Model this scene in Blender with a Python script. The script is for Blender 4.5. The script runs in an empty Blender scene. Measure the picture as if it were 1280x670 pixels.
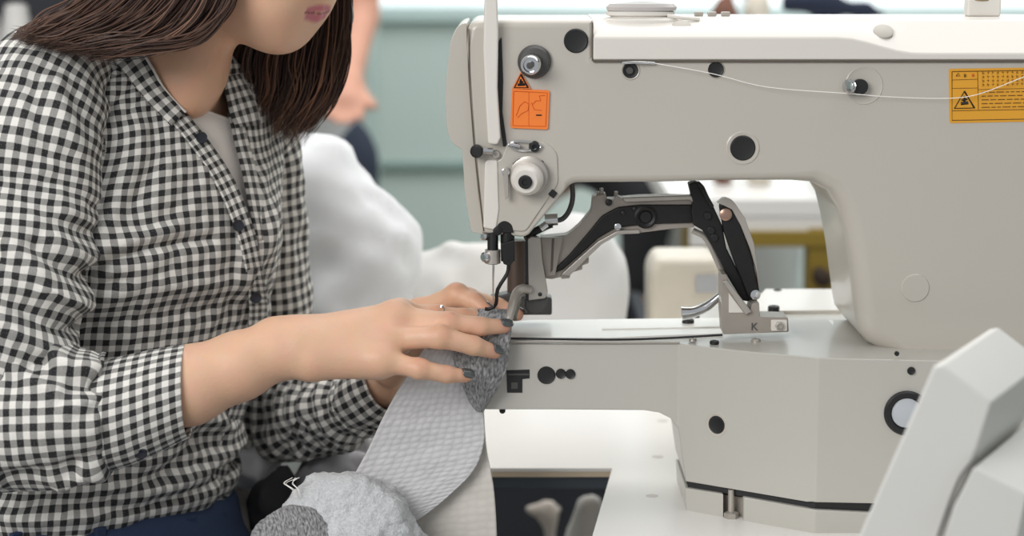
import bpy, bmesh, math, random
import numpy as np
from mathutils import Vector, Matrix
random.seed(7); rng = np.random.default_rng(7)
COL = bpy.context.scene.collection
PI = math.pi
# ------------------------------------------------------------ camera geometry
CAMY, CAMZ, PITCH, FPX = -1.8, 1.2577, math.radians(8.77), 2560.0
def _dir(px, py):
    a = (px-640)/FPX; b = -(py-335)/FPX; s, c = math.sin(PITCH), math.cos(PITCH)
    return Vector((a, c + b*s, -s + b*c))
def P(px, py, Y=0.0):
    d = _dir(px, py); t = (Y-CAMY)/d.y
    return Vector((d.x*t, Y, CAMZ + d.z*t))
def Pz(px, py, z):
    d = _dir(px, py); t = (z-CAMZ)/d.z
    return Vector((d.x*t, CAMY + d.y*t, z))
MM = 0.000703    # metres per pixel in the machine's plane
# ------------------------------------------------------------ materials
def _nodes(name):
    m = bpy.data.materials.new(name); m.use_nodes = True
    nt = m.node_tree; return m, nt, nt.nodes['Principled BSDF']
def mat(name, col, rough=0.5, metal=0.0, var=0.04, scale=30, bump=0.0, bscale=200, spec=0.5, coat=0.0, sheen=0.0, sss=0.0, alpha=1.0, trans=0.0):
    m, nt, b = _nodes(name)
    tc = nt.nodes.new('ShaderNodeTexCoord')
    n = nt.nodes.new('ShaderNodeTexNoise'); n.inputs['Scale'].default_value = scale; n.inputs['Detail'].default_value = 4
    nt.links.new(tc.outputs['Object'], n.inputs['Vector'])
    mx = nt.nodes.new('ShaderNodeMix'); mx.data_type = 'RGBA'
    c0 = [max(0, c*(1-var)) for c in col[:3]]+[1]; c1 = [min(1, c*(1+var)) for c in col[:3]]+[1]
    mx.inputs[6].default_value = c0; mx.inputs[7].default_value = c1
    nt.links.new(n.outputs['Fac'], mx.inputs[0]); nt.links.new(mx.outputs[2], b.inputs['Base Color'])
    b.inputs['Roughness'].default_value = rough; b.inputs['Metallic'].default_value = metal
    b.inputs['Specular IOR Level'].default_value = spec
    b.inputs['Coat Weight'].default_value = coat
    if sheen: b.inputs['Sheen Weight'].default_value = sheen
    if trans: b.inputs['Transmission Weight'].default_value = trans
    if sss:
        b.inputs['Subsurface Weight'].default_value = sss
        b.inputs['Subsurface Radius'].default_value = (0.012, 0.005, 0.003); b.inputs['Subsurface Scale'].default_value = 0.5
    if bump:
        n2 = nt.nodes.new('ShaderNodeTexNoise'); n2.inputs['Scale'].default_value = bscale; n2.inputs['Detail'].default_value = 3
        nt.links.new(tc.outputs['Object'], n2.inputs['Vector'])
        bp = nt.nodes.new('ShaderNodeBump'); bp.inputs['Strength'].default_value = 1; bp.inputs['Distance'].default_value = bump
        nt.links.new(n2.outputs['Fac'], bp.inputs['Height']); nt.links.new(bp.outputs[0], b.inputs['Normal'])
    return m
def srgb(h):
    v = [int(h[i:i+2], 16)/255 for i in (0, 2, 4)]
    return [x/12.92 if x <= .04045 else ((x+.055)/1.055)**2.4 for x in v]
M = {}
M['cream'] = mat('machine_enamel', srgb('bcb6ac'), 0.28, var=.02, scale=6, coat=.15)
M['cream_light'] = mat('machine_cover_enamel', srgb('dcd7cf'), 0.3, var=.015, scale=6, coat=.15)
M['base'] = mat('machine_base_enamel', srgb('b8b5ad'), 0.33, var=.02, scale=6, coat=.1)
M['bed'] = mat('bed_plate_satin', srgb('e2dfd9'), 0.32, 0.15, var=.02)
M['black'] = mat('black_rubber', srgb('1b1b1c'), 0.42, var=.2)
M['blackm'] = mat('blackened_steel', srgb('201f1f'), 0.45, 0.35, var=.3, scale=60, bump=.0002, bscale=400)
M['steel'] = mat('grey_steel', srgb('b3ada5'), 0.36, 0.5, var=.12, scale=40)
M['castgrey'] = mat('cast_grey_metal', srgb('a19990'), 0.42, 0.3, var=.1, scale=50, bump=.0001, bscale=600)
M['chrome'] = mat('chrome', srgb('d9dadb'), 0.12, 1.0, var=.03)
M['dgrey'] = mat('dark_grey_plastic', srgb('4a4947'), 0.4, var=.1)
M['orange'] = mat('orange_sticker', srgb('f2802f'), 0.45, var=.03)
M['orange_line'] = mat('orange_print', srgb('d2621c'), 0.5)
M['yellow'] = mat('yellow_sticker', srgb('e0a02c'), 0.4, var=.03)
M['yprint'] = mat('brown_print', srgb('6e4a14'), 0.5)
M['white'] = mat('white_plastic', srgb('dad9d4'), 0.42, var=.02)
M['table'] = mat('white_table_laminate', srgb('e9e6e1'), 0.35, var=.02, scale=8)
M['tedge'] = mat('beige_table_edge', srgb('cdbba2'), 0.5)
M['beam'] = mat('blue_grey_steel_beam', srgb('3c434b'), 0.5)
M['thread'] = mat('white_thread', srgb('f3f0ea'), 0.7)
M['glass'] = mat('gauge_glass', srgb('b9bdc2'), 0.08, var=.05)
M['seam'] = mat('seam_shadow', srgb('5c544a'), 0.7)
# ------------------------------------------------------------ object helpers
def link(o, parent=None):
    COL.objects.link(o)
    if parent is not None:
        o.parent = parent; o.matrix_parent_inverse = parent.matrix_basis.inverted()
    return o
def thing(name, label, cat, loc=(0, 0, 0), group=None):
    o = bpy.data.objects.new(name, None); o.empty_display_size = .05; COL.objects.link(o); o.location = loc
    o['label'] = label; o['category'] = cat
    if group: o['group'] = group
    return o
def tag(o, label, cat, group=None):
    o['label'] = label; o['category'] = cat
    if group: o['group'] = group
    return o
def finish(name, bm, m, parent=None, bevel=0, seg=3, smooth=35, wn=True, sub=0):
    bmesh.ops.recalc_face_normals(bm, faces=bm.faces)
    for f in bm.faces: f.smooth = True
    if smooth is not None:
        for e in bm.edges:
            if len(e.link_faces) == 2 and e.calc_face_angle(0) > math.radians(smooth): e.smooth = False
    me = bpy.data.meshes.new(name); bm.to_mesh(me); bm.free()
    o = bpy.data.objects.new(name, me)
    for mm in (m if isinstance(m, (list, tuple)) else [m]): me.materials.append(mm)
    if bevel:
        b = o.modifiers.new('bevel', 'BEVEL'); b.width = bevel; b.segments = seg; b.limit_method = 'ANGLE'; b.angle_limit = math.radians(30)
        b.harden_normals = True
        for e in me.edges: e.use_edge_sharp = False
    if sub:
        s = o.modifiers.new('sub', 'SUBSURF'); s.levels = sub; s.render_levels = sub
    return link(o, parent)
def from_arrays(name, V, F, m, parent=None, uv=None, cols=None, smooth=True):
    me = bpy.data.meshes.new(name); me.from_pydata([tuple(v) for v in V] if not isinstance(V, np.ndarray) else V.tolist(), [], F.tolist() if isinstance(F, np.ndarray) else F)
    me.update()
    if smooth: me.polygons.foreach_set('use_smooth', [True]*len(me.polygons))
    li = np.empty(len(me.loops), dtype=np.int32); me.loops.foreach_get('vertex_index', li)
    if uv is not None:
        l = me.uv_layers.new(name='UVMap'); l.data.foreach_set('uv', np.asarray(uv, dtype=np.float32)[li].ravel())
    if cols is not None:
        c = me.color_attributes.new('Col', 'FLOAT_COLOR', 'POINT'); c.data.foreach_set('color', np.asarray(cols, dtype=np.float32).ravel())
    for mm in (m if isinstance(m, (list, tuple)) else [m]): me.materials.append(mm)
    return link(bpy.data.objects.new(name, me), parent)
def smooth_poly(pts, r=2):
    """round a px polygon's corners: each entry (x, y) sharp or (x, y, radius)"""
    out = []; n = len(pts)
    for i, p in enumerate(pts):
        if len(p) < 3 or p[2] == 0: out.append((p[0], p[1])); continue
        a = Vector(pts[i-1][:2]); b = Vector(p[:2]); c = Vector(pts[(i+1) % n][:2])
        da = (a-b); dc = (c-b); rr = min(p[2], da.length*.49, dc.length*.49)
        s = b+da.normalized()*rr; e = b+dc.normalized()*rr
        for k in range(7):
            t = k/6; q = s*(1-t)**2 + b*2*t*(1-t) + e*t*t
            out.append((q.x, q.y))
    return out
def prism(name, pts, m, parent=None, y0=0., y1=.01, bevel=.001, seg=3, holes=None, yf=None, cuts=()):
    pts = smooth_poly(pts); bm = bmesh.new()
    W = [P(x, y, yf(x) if yf else y0) for x, y in pts]
    vs = [bm.verts.new((w.x, 0, w.z)) for w in W]
    bm.faces.new(vs)
    for cx in cuts:
        X = P(cx, 300, y0).x
        bmesh.ops.bisect_plane(bm, geom=bm.verts[:]+bm.edges[:]+bm.faces[:], plane_co=(X, 0, 0), plane_no=(1, 0, 0))
    r = bmesh.ops.extrude_face_region(bm, geom=bm.faces[:])
    back = [g for g in r['geom'] if isinstance(g, bmesh.types.BMVert)]; bs = set(back)
    for v in bm.verts:
        if v in bs: v.co.y = y1
        else: v.co.y = yf(640+v.co.x/MM) if yf else y0
    return finish(name, bm, m, parent, bevel, seg)
def add_box(bm, c, s, rot=None):
    r = bmesh.ops.create_cube(bm, size=1)
    for v in r['verts']:
        v.co = Vector((v.co.x*s[0], v.co.y*s[1], v.co.z*s[2]))
        if rot is not None: v.co = rot @ v.co
        v.co += Vector(c)
def box(name, c, s, m, parent=None, bevel=.001, rot=None, seg=3):
    bm = bmesh.new(); add_box(bm, c, s, rot); return finish(name, bm, m, parent, bevel, seg)
def add_lathe(bm, c, prof, axis=(0, -1, 0), n=32, sx=1, sz=1, twist=0):
    """prof: (radius, height along axis)"""
    ax = Vector(axis).normalized(); q = Vector((0, 0, 1)).rotation_difference(ax); rings = []
    for r, h in prof:
        if r <= 1e-7: rings.append([bm.verts.new(Vector(c)+ax*h)]); continue
        rings.append([bm.verts.new(Vector(c) + q @ Vector((r*sx*math.cos(2*PI*k/n+twist), r*sz*math.sin(2*PI*k/n+twist), h))) for k in range(n)])
    for a, b in zip(rings, rings[1:]):
        for k in range(n):
            k2 = (k+1) % n
            if len(a) == 1 and len(b) == 1: continue
            if len(a) == 1: bm.faces.new((a[0], b[k], b[k2]))
            elif len(b) == 1: bm.faces.new((a[k], a[k2], b[0]))
            else: bm.faces.new((a[k], a[k2], b[k2], b[k]))
def lathe(name, c, prof, m, parent=None, axis=(0, -1, 0), n=32, sx=1, sz=1, smooth=35, bevel=0):
    bm = bmesh.new(); add_lathe(bm, c, prof, axis, n, sx, sz); return finish(name, bm, m, parent, bevel, 2, smooth)
def catmull(pts, n=8):
    pts = [np.array(p, float) for p in pts]; P0 = [2*pts[0]-pts[1]]+pts+[2*pts[-1]-pts[-2]]; out = []
    for i in range(1, len(P0)-2):
        a, b, c, d = P0[i-1:i+3]
        for k in range(n):
            t = k/n; out.append(.5*((2*b)+(-a+c)*t+(2*a-5*b+4*c-d)*t*t+(-a+3*b-3*c+d)*t**3))
    out.append(pts[-1]); return np.array(out)
def add_tube(bm, path, rad, n=10, cap=True):
    path = [Vector(p) for p in path]; N = len(path)
    rad = rad if hasattr(rad, '__len__') else [rad]*N
    t0 = (path[1]-path[0]).normalized(); up = Vector((0, 0, 1)) if abs(t0.z) < .9 else Vector((1, 0, 0))
    s = t0.cross(up).normalized(); rings = []
    for i in range(N):
        t = (path[min(i+1, N-1)]-path[max(i-1, 0)]).normalized(); s = (s - t*s.dot(t)).normalized(); u = t.cross(s)
        rings.append([bm.verts.new(path[i]+(s*math.cos(2*PI*k/n)+u*math.sin(2*PI*k/n))*rad[i]) for k in range(n)])
    for a, b in zip(rings, rings[1:]):
        for k in range(n): bm.faces.new((a[k], a[(k+1) % n], b[(k+1) % n], b[k]))
    if cap: bm.faces.new(rings[0][::-1]); bm.faces.new(rings[-1])
def tube(name, path, rad, m, parent=None, n=10, sm=6):
    if sm: 
        pr = catmull([tuple(p) for p in path], sm)
        if hasattr(rad, '__len__'): rad = np.interp(np.linspace(0, len(path)-1, len(pr)), range(len(path)), rad)
        path = pr
    bm = bmesh.new(); add_tube(bm, path, rad, n); return finish(name, bm, m, parent, 0, smooth=50)
def screw(name, px, py, Y, rpx, m, parent, h=.002, slot=True, ax=(0, -1, 0), c=None):
    c = P(px, py, Y) if c is None else c; r = rpx*MM
    o = lathe(name, c, [(r, -.001), (r, h*.6), (r*.85, h), (r*.45, h*1.02), (r*.45, h*.4), (0, h*.4)] if slot else [(r, -.001), (r, h*.4), (r*.9, h*.8), (r*.6, h), (0, h*1.05)], m, parent, ax, 24)
    return o
def text(name, s, c, size, m, parent, ext=.0002, rot=(PI/2, 0, 0), align='CENTER'):
    cu = bpy.data.curves.new(name, 'FONT'); cu.body = s; cu.size = size; cu.extrude = ext; cu.align_x = align
    o = bpy.data.objects.new(name+'_tmp', cu); COL.objects.link(o)
    bpy.context.view_layer.update()
    me = bpy.data.meshes.new_from_object(o.evaluated_get(bpy.context.evaluated_depsgraph_get()))
    bpy.data.objects.remove(o)
    me.transform(Matrix.Translation(c) @ Matrix.Rotation(rot[2], 4, 'Z') @ Matrix.Rotation(rot[0], 4, 'X'))
    me.materials.clear(); me.materials.append(m)
    return link(bpy.data.objects.new(name, me), parent)
# ------------------------------------------------------------ implicit surfaces (smooth unions meshed by surface nets)
class Field:
    def __init__(s, lo, hi, h):
        s.lo = np.array(lo, np.float32); s.h = h; s.n = (np.ceil((np.array(hi)-np.array(lo))/h)+1).astype(int)
        s.F = np.full(s.n, 0.5, np.float32)
    def block(s, lo, hi):
        a = np.clip(np.floor((lo-s.lo)/s.h).astype(int), 0, s.n); b = np.clip(np.ceil((hi-s.lo)/s.h).astype(int)+1, 0, s.n)
        if (b <= a).any(): return None
        ax = [(s.lo[i]+s.h*np.arange(a[i], b[i])).astype(np.float32) for i in range(3)]
        return (slice(a[0], b[0]), slice(a[1], b[1]), slice(a[2], b[2])), ax[0][:, None, None], ax[1][None, :, None], ax[2][None, None, :]
    def _mix(s, sl, d, k, sub=False):
        f = s.F[sl]
        if sub:
            d = -d; h = np.clip(k-np.abs(f-d), 0, None)/k; s.F[sl] = np.maximum(f, d)+h*h*k*.25; return
        h = np.clip(k-np.abs(f-d), 0, None)/k; s.F[sl] = np.minimum(f, d)-h*h*k*.25
    def cone(s, a, b, ra, rb, k=.01, sub=False):
        a = np.array(a, np.float32); b = np.array(b, np.float32); m = max(ra, rb)+k+.03
        r = s.block(np.minimum(a, b)-m, np.maximum(a, b)+m)
        if r is None: return
        sl, X, Y, Z = r; ab = b-a; L = float(ab@ab)+1e-12
        t = np.clip(((X-a[0])*ab[0]+(Y-a[1])*ab[1]+(Z-a[2])*ab[2])/L, 0, 1)
        d = np.sqrt((X-a[0]-t*ab[0])**2+(Y-a[1]-t*ab[1])**2+(Z-a[2]-t*ab[2])**2)-(ra+(rb-ra)*t)
        s._mix(sl, d, k, sub)
    def chain(s, pts, rad, k=.01):
        for i in range(len(pts)-1): s.cone(pts[i], pts[i+1], rad[i], rad[i+1], k)
    def ell(s, c, r, k=.01, R=None, sub=False):
        """ellipsoid; R rows = local axes"""
        c = np.array(c, np.float32); r = np.array(r, np.float32); m = max(r)+k+.03
        q = s.block(c-m, c+m)
        if q is None: return
        sl, X, Y, Z = q; X = X-c[0]; Y = Y-c[1]; Z = Z-c[2]
        R = np.eye(3) if R is None else np.array(R)
        L = [(X*R[i][0]+Y*R[i][1]+Z*R[i][2])/r[i] for i in range(3)]
        k0 = np.sqrt(L[0]**2+L[1]**2+L[2]**2); k1 = np.sqrt((L[0]/r[0])**2+(L[1]/r[1])**2+(L[2]/r[2])**2)+1e-6
        s._mix(sl, (k0*(k0-1)/k1).astype(np.float32), k, sub)
    def mesh(s):
        F = s.F; F[0] = F[-1] = .5; F[:, 0] = F[:, -1] = .5; F[:, :, 0] = F[:, :, -1] = .5
        I = F < 0; n = I[:-1, :-1, :-1].astype(np.uint8)
        for dx in (0, 1):
            for dy in (0, 1):
                for dz in (0, 1):
                    if dx or dy or dz: n += I[dx:I.shape[0]-1+dx, dy:I.shape[1]-1+dy, dz:I.shape[2]-1+dz]
        act = (n > 0) & (n < 8); idx = np.argwhere(act); ids = np.full(act.shape, -1, np.int32); ids[act] = np.arange(len(idx))
        acc = np.zeros((len(idx), 3)); cnt = np.zeros(len(idx))
        cs = [(a, b, c) for a in (0, 1) for b in (0, 1) for c in (0, 1)]
        val = {c: F[idx[:, 0]+c[0], idx[:, 1]+c[1], idx[:, 2]+c[2]].astype(np.float64) for c in cs}
        for a in cs:
            for ax in range(3):
                if a[ax] == 0:
                    b = list(a); b[ax] = 1; b = tuple(b); va, vb = val[a], val[b]; m = (va < 0) != (vb < 0)
                    t = np.where(m, va/np.where(m, va-vb, 1), 0)
                    p = np.tile(np.array(a, float), (len(idx), 1)); p[:, ax] = t
                    acc[m] += p[m]; cnt[m] += 1
        V = s.lo + s.h*(idx+acc/cnt[:, None]); Q = []
        for ax in range(3):
            o1, o2 = (ax+1) % 3, (ax+2) % 3
            A = I.take(range(0, I.shape[ax]-1), ax); B = I.take(range(1, I.shape[ax]), ax)
            e = np.argwhere(A != B); e = e[(e[:, o1] > 0) & (e[:, o2] > 0) & (e[:, o1] < ids.shape[o1]) & (e[:, o2] < ids.shape[o2])]
            fl = A[e[:, 0], e[:, 1], e[:, 2]]
            def g(d1, d2):
                q = e.copy(); q[:, o1] += d1; q[:, o2] += d2; return ids[q[:, 0], q[:, 1], q[:, 2]]
            q = np.stack([g(-1, -1), g(0, -1), g(0, 0), g(-1, 0)], 1); q[~fl] = q[~fl][:, ::-1]; Q.append(q)
        Q = np.concatenate(Q); return V, Q[(Q >= 0).all(1)]
def relax(V, Fq, it=1, lam=.5):
    V = V.copy()
    e = np.concatenate([Fq[:, [0, 1]], Fq[:, [1, 2]], Fq[:, [2, 3]], Fq[:, [3, 0]]]); 
    for _ in range(it):
        acc = np.zeros_like(V); c = np.zeros(len(V))
        for a, b in ((0, 1), (1, 0)):
            for k in range(3): acc[:, k] += np.bincount(e[:, a], V[e[:, b], k], len(V))
            c += np.bincount(e[:, a], minlength=len(V))
        V += lam*(acc/np.maximum(c, 1)[:, None]-V)
    return V
def normals(V, Fq):
    a, b, c, d = (V[Fq[:, i]] for i in range(4)); fn = np.cross(c-a, d-b); N = np.zeros_like(V)
    for i in range(4):
        for k in range(3): N[:, k] += np.bincount(Fq[:, i], fn[:, k], len(V))
    return N/(np.linalg.norm(N, axis=1)[:, None]+1e-12)
def _hash(ix, iy, iz, seed):
    h = (ix*374761393 + iy*668265263 + iz*2147483647 + seed*144269) & 0xffffffff
    h = ((h ^ (h >> 13))*1274126177) & 0xffffffff; h ^= h >> 16
    return (h & 0xffff)/65535.0
def vnoise(p, seed=0):
    p = np.asarray(p, float); i = np.floor(p).astype(np.int64); f = p-i; f = f*f*(3-2*f); r = 0
    for dx in (0, 1):
        for dy in (0, 1):
            for dz in (0, 1):
                w = (f[:, 0] if dx else 1-f[:, 0])*(f[:, 1] if dy else 1-f[:, 1])*(f[:, 2] if dz else 1-f[:, 2])
                r = r+w*_hash(i[:, 0]+dx, i[:, 1]+dy, i[:, 2]+dz, seed)
    return r*2-1
def seg_dist(Q, pts):
    """min distance in the XZ plane from points to a polyline (world points)"""
    d = np.full(len(Q), 9.); 
    for a, b in zip(pts, pts[1:]):
        a = np.array([a[0], a[2]]); b = np.array([b[0], b[2]]); ab = b-a; q = Q[:, [0, 2]]-a
        t = np.clip(q@ab/(ab@ab+1e-12), 0, 1); d = np.minimum(d, np.linalg.norm(q-t[:, None]*ab, axis=1))
    return d
# ============================================================ SEWING MACHINE
TZ = 0.76
YF = -0.03      # front plane of arm and column
BF = 0.0        # front plane of the free arm
sm = thing('sewing_machine', 'large cream industrial bar-tacking sewing machine filling the right half, with orange and yellow warning stickers', 'sewing machine', (P(1100, 640, .1).x, .1, TZ))
def ring_prism(name, pts, rr, m, parent, y0, y1, seg=6):
    """extruded casting whose front edge rounding varies along the outline"""
    W = [P(x, y, y0) for x, y in pts]; n = len(W); bm = bmesh.new()
    area = sum(W[i].x*W[(i+1) % n].z-W[(i+1) % n].x*W[i].z for i in range(n)); sg = 1 if area > 0 else -1
    Nn = []
    for i in range(n):
        a = W[i]-W[i-1]; b = W[(i+1) % n]-W[i]
        na = Vector((-a.z, 0, a.x)).normalized()*sg; nb = Vector((-b.z, 0, b.x)).normalized()*sg
        q = (na+nb)
        q = q.normalized()/max(.45, q.normalized().dot(na)); Nn.append(q)
    rings = []
    for k in range(seg+1):
        t = k/seg*PI/2
        rings.append([bm.verts.new((W[i].x+Nn[i].x*rr[i]*(1-math.cos(t)), y0+rr[i]*(1-math.sin(t)), W[i].z+Nn[i].z*rr[i]*(1-math.cos(t)))) for i in range(n)])
    back = [bm.verts.new((w.x, y1, w.z)) for w in W]
    bm.faces.new(rings[-1]); bm.faces.new(back[::-1])
    for a, b in zip([back]+rings, rings):
        for i in range(n): bm.faces.new((a[i], a[(i+1) % n], b[(i+1) % n], b[i]))
    o = finish(name, bm, m, parent, 0, smooth=50)
    w = o.modifiers.new('wn', 'WEIGHTED_NORMAL'); w.keep_sharp = True
    return o
out = [(584, 60), (584, 26, 18), (620, 25), (640, 25), (741, 25), (741.5, 70), (1480, 70), (1480, 470), (1300, 470), (1140, 446), (1104, 440), (1086, 430), (1075, 415), (1072, 400), (1068, 370), (1063, 330), (1056, 290), (1049, 262), (1036, 240), (1016, 229), (990, 226), (900, 226), (830, 228), (716, 229, 10), (706, 238), (658, 297, 8), (602, 291, 4)]
pp = smooth_poly(out)
rr = []
for x, y in pp:
    if x > 980 and 225 < y < 445 and x < 1150: rr.append(.006+.011*min(1, (x-980)/50))
    elif y < 60 and x < 735: rr.append(.007)
    elif y < 235 and x > 700: rr.append(.007)
    else: rr.append(.0025)
ring_prism('arm_housing', pp, rr, M['cream'], sm, YF, .115)
prism('face_cover', [(583, 28, 3), (572, 32, 6), (563, 50, 10), (556, 120, 20), (559, 165, 10), (566, 180, 6), (578, 187, 3), (581, 240), (589, 290, 3), (604, 293, 2), (599, 250), (592, 180), (586, 100)], M['cream'], sm, YF+.004, .11, .004, 4)
tube('cover_seam', [P(586, 36, YF-.0005), P(587, 100, YF-.0005), P(592.5, 180, YF-.0005), (P(599.5, 245, YF-.0005)), P(604.5, 289, YF-.0005)], .0006, M['seam'], sm, 6)
# top cover: profile in YZ swept along X
def sweep_x(name, x0, x1, prof, m, parent, bevel=.002, ycurve=None):
    bm = bmesh.new(); xs = [x0, x1] if ycurve is None else list(np.linspace(x0, x1, 40)); R = []
    for x in xs:
        pr = prof if ycurve is None else ycurve(x); R.append([bm.verts.new((x, y, z)) for y, z in pr])
    for a, b in zip(R, R[1:]):
        for k in range(len(prof)): bm.faces.new((a[k], a[(k+1) % len(prof)], b[(k+1) % len(prof)], b[k]))
    bm.faces.new(R[0][::-1]); bm.faces.new(R[-1]); return finish(name, bm, m, parent, bevel, 3, 30)
zt = P(0, 22, YF+.03).z; zb = P(0, 75, YF-.002).z
def cov(x):
    t = min(1, max(0, (x-P(1040, 50, 0).x)/.07)); t = t*t*(3-2*t)      # the front facet narrows toward the column
    zf = zb+.019+(-.0135)*t
    return [(YF-.002, zb), (YF-.002, zf), (YF+.006, zf+.008), (YF+.026, zt-.002), (YF+.05, zt), (.1, zt), (.118, zt-.012), (.118, zb)]
sweep_x('top_cover', P(741, 50, YF).x, P(1482, 50, YF).x, cov(0), M['cream_light'], sm, .0015, cov)
tube('top_cover_seam', [P(741, 76.5, YF-.002), P(1480, 76.5, YF-.002)], .0009, M['seam'], sm, 6, 0)
tube('cover_end_seam', [P(740.5, 28, YF-.0012), P(740.5, 76, YF-.0012)], .0008, M['seam'], sm, 6, 0)
for x, y in ((852, 35), (1104, 40), (1275, 54)):
    c = P(x, y, YF+.012); lathe('cover_plug', c, [(.0088, -.004), (.0088, .0012), (.0075, .002), (0, .0022)], mat('cover_plug_beige', srgb('b3ada3'), .45), sm, (0, -.62, .78), 28)
# vertical light guard on the head
prism('take_up_guard', [(606, -22, 4), (621, -22, 4), (623, 40), (622, 110), (626, 172), (622, 181, 3), (610, 180, 3), (607, 130), (604, 60)], M['cream_light'], sm, YF-.012, YF+.003, .002)
prism('take_up_slot', [(623, 52, 2), (627, 46, 2), (629, 100), (628, 140), (634, 182, 2), (629, 184, 2), (624, 145), (622, 110)], M['black'], sm, YF-.0008, YF+.006, .0003)
prism('head_panel', [(626, 200, 6), (634, 178, 6), (680, 176, 10), (697, 190, 10), (698, 230, 6), (657, 290, 6), (606, 286, 4), (606, 204, 4)], M['cream'], sm, YF-.0016, YF+.002, .0014)
prism('head_plate', [(606, 200, 6), (622, 200, 4), (624, 262), (620, 288), (604, 285, 3)], M['cream_light'], sm, YF-.003, YF+.002, .0015)
# thread guide post left, safety-pin guide, little wire guide
lathe('thread_post', P(596, 188, YF-.002), [(.0052, -.001), (.0056, .003), (.0056, .010), (.004, .012), (0, .012)], M['black'], sm)
c = P(604, 188, YF-.006); tube('post_pin', [c, P(616, 189, YF-.006)], .0028, M['chrome'], sm, 12, 0)
screw('small_screw', 620, 193, YF-.002, 5, M['steel'], sm)
bm = bmesh.new(); add_tube(bm, catmull([P(636, 181, YF-.004), P(645, 177, YF-.004), P(665, 178, YF-.004), P(676, 183, YF-.004), P(665, 188, YF-.004), P(645, 187, YF-.004), P(636, 181, YF-.004)], 5), .0012, 8); finish('wire_guide', bm, M['chrome'], sm)
screw('guide_screw', 668, 183, YF-.001, 7, M['black'], sm, .005)
tube('guide_bar', [P(636, 181, YF-.005), P(650, 183, YF-.006)], .002, M['chrome'], sm, 8, 0)
prism('hook_guide', [(629, 210, 3), (635, 208, 3), (636, 246), (632, 250), (630, 230)], M['steel'], sm, YF-.010, YF-.006, .0006)
lathe('hook_guide_post', P(632, 214, YF), [(.0035, -.001), (.0035, .008), (0, .009)], M['chrome'], sm)
# tension assemblies
o = lathe('tension_base', P(668, 77, YF), [(.0145, -.001), (.0145, .003), (.012, .006), (.009, .0065), (0, .0065)], M['dgrey'], sm)
k = lathe('tension_knob', P(668, 77, YF), [(.007, .005), (.0085, .008), (.0085, .020), (.0075, .022), (.006, .022), (.0055, .0195), (0, .0195)], M['chrome'], sm, (-.18, -.97, -.1))
lathe('knob_core', P(668, 77, YF), [(.003, .018), (.003, .0228), (0, .0232)], M['dgrey'], sm, (-.18, -.97, -.1))
for i, r in enumerate((.0165, .0155, .0165)):
    lathe('tension_disc', P(662, 218, YF), [(r, .002+i*.0025), (r+.0002, .0026+i*.0025), (r-.001, .0032+i*.0025), (0, .0032+i*.0025)], M['steel'] if i != 1 else M['dgrey'], sm, (-.12, -.99, -.1))
lathe('tension_cap', P(661, 220, YF), [(.014, .008), (.0145, .012), (.0125, .019), (.010, .0215), (0, .0215)], M['cream_light'], sm, (-.14, -.98, -.12))
lathe('tension_cap_screw', P(661, 220, YF), [(.0058, .021), (.006, .0235), (.005, .0245), (.0028, .0245), (.0026, .023), (0, .023)], M['black'], sm, (-.14, -.98, -.12))
screw('small_hole', 677, 203, YF-.0015, 2.6, M['black'], sm, .0006, False)
tube('check_spring', catmull([P(641, 205, YF-.006), P(650, 199, YF-.006), P(664, 200, YF-.006), P(676, 208, YF-.006)], 4), .0007, M['dgrey'], sm, 6, 0)
box('latch_hole', P(691, 242, YF-.0008), (.006, .003, .006), M['black'], sm, .0006, Matrix.Rotation(-.9, 3, 'Y'))
# plugs
def plug(px, py, r, Y, ringr=0, name='rubber_plug', ax=(0, -1, 0)):
    o = lathe(name, P(px, py, Y), [(r*MM, -.001), (r*MM, .0006), (r*MM*.9, .0016), (r*MM*.7, .0012), (0, .0011)], M['black'], sm, ax)
    if ringr: lathe('plug_rim', P(px, py, Y), [(ringr*MM, -.001), (ringr*MM, .0002), (ringr*MM*.93, .0008), (r*MM*1.02, .0004), (r*MM*1.02, -.001)], M['cream'], o, ax)
plug(720, 51, 15, YF, 0); plug(895, 87, 9.5, YF, 11); plug(928.5, 185, 15.5, YF, 21); plug(788, 88, 9.5, YF, 12)
lathe('plug_pin', P(787, 88, YF), [(.0032, 0), (.0032, .004), (.0025, .005), (0, .005)], M['dgrey'], sm)
tube('thread_clip', [P(778, 79, YF-.004), P(795, 78, YF-.005), P(818, 79, YF-.003)], .0012, M['chrome'], sm, 8, 4)
lathe('filled_cap', P(1144, 360, YF), [(.0125, -.001), (.0125, .0002), (.0118, .001), (0, .0011)], M['cream'], sm)
# thread guide on the arm with its clear disc
lathe('guide_disc', P(1080, 107, YF), [(.0165, -.001), (.0165, .0003), (.0160, .0006), (.0152, .0003), (.012, .0002), (0, .0002)], M['cream'], sm)
lathe('thread_guide', P(1074, 108, YF), [(.0065, -.001), (.0068, .006), (.0066, .007), (0, .007)], M['black'], sm)
lathe('guide_collar', P(1064, 108, YF-.006), [(.0058, 0), (.006, .001), (.0042, .002), (.006, .003), (.006, .005), (.003, .006), (0, .006)], M['chrome'], sm, (-.75, -.66, .05), 20)
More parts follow.
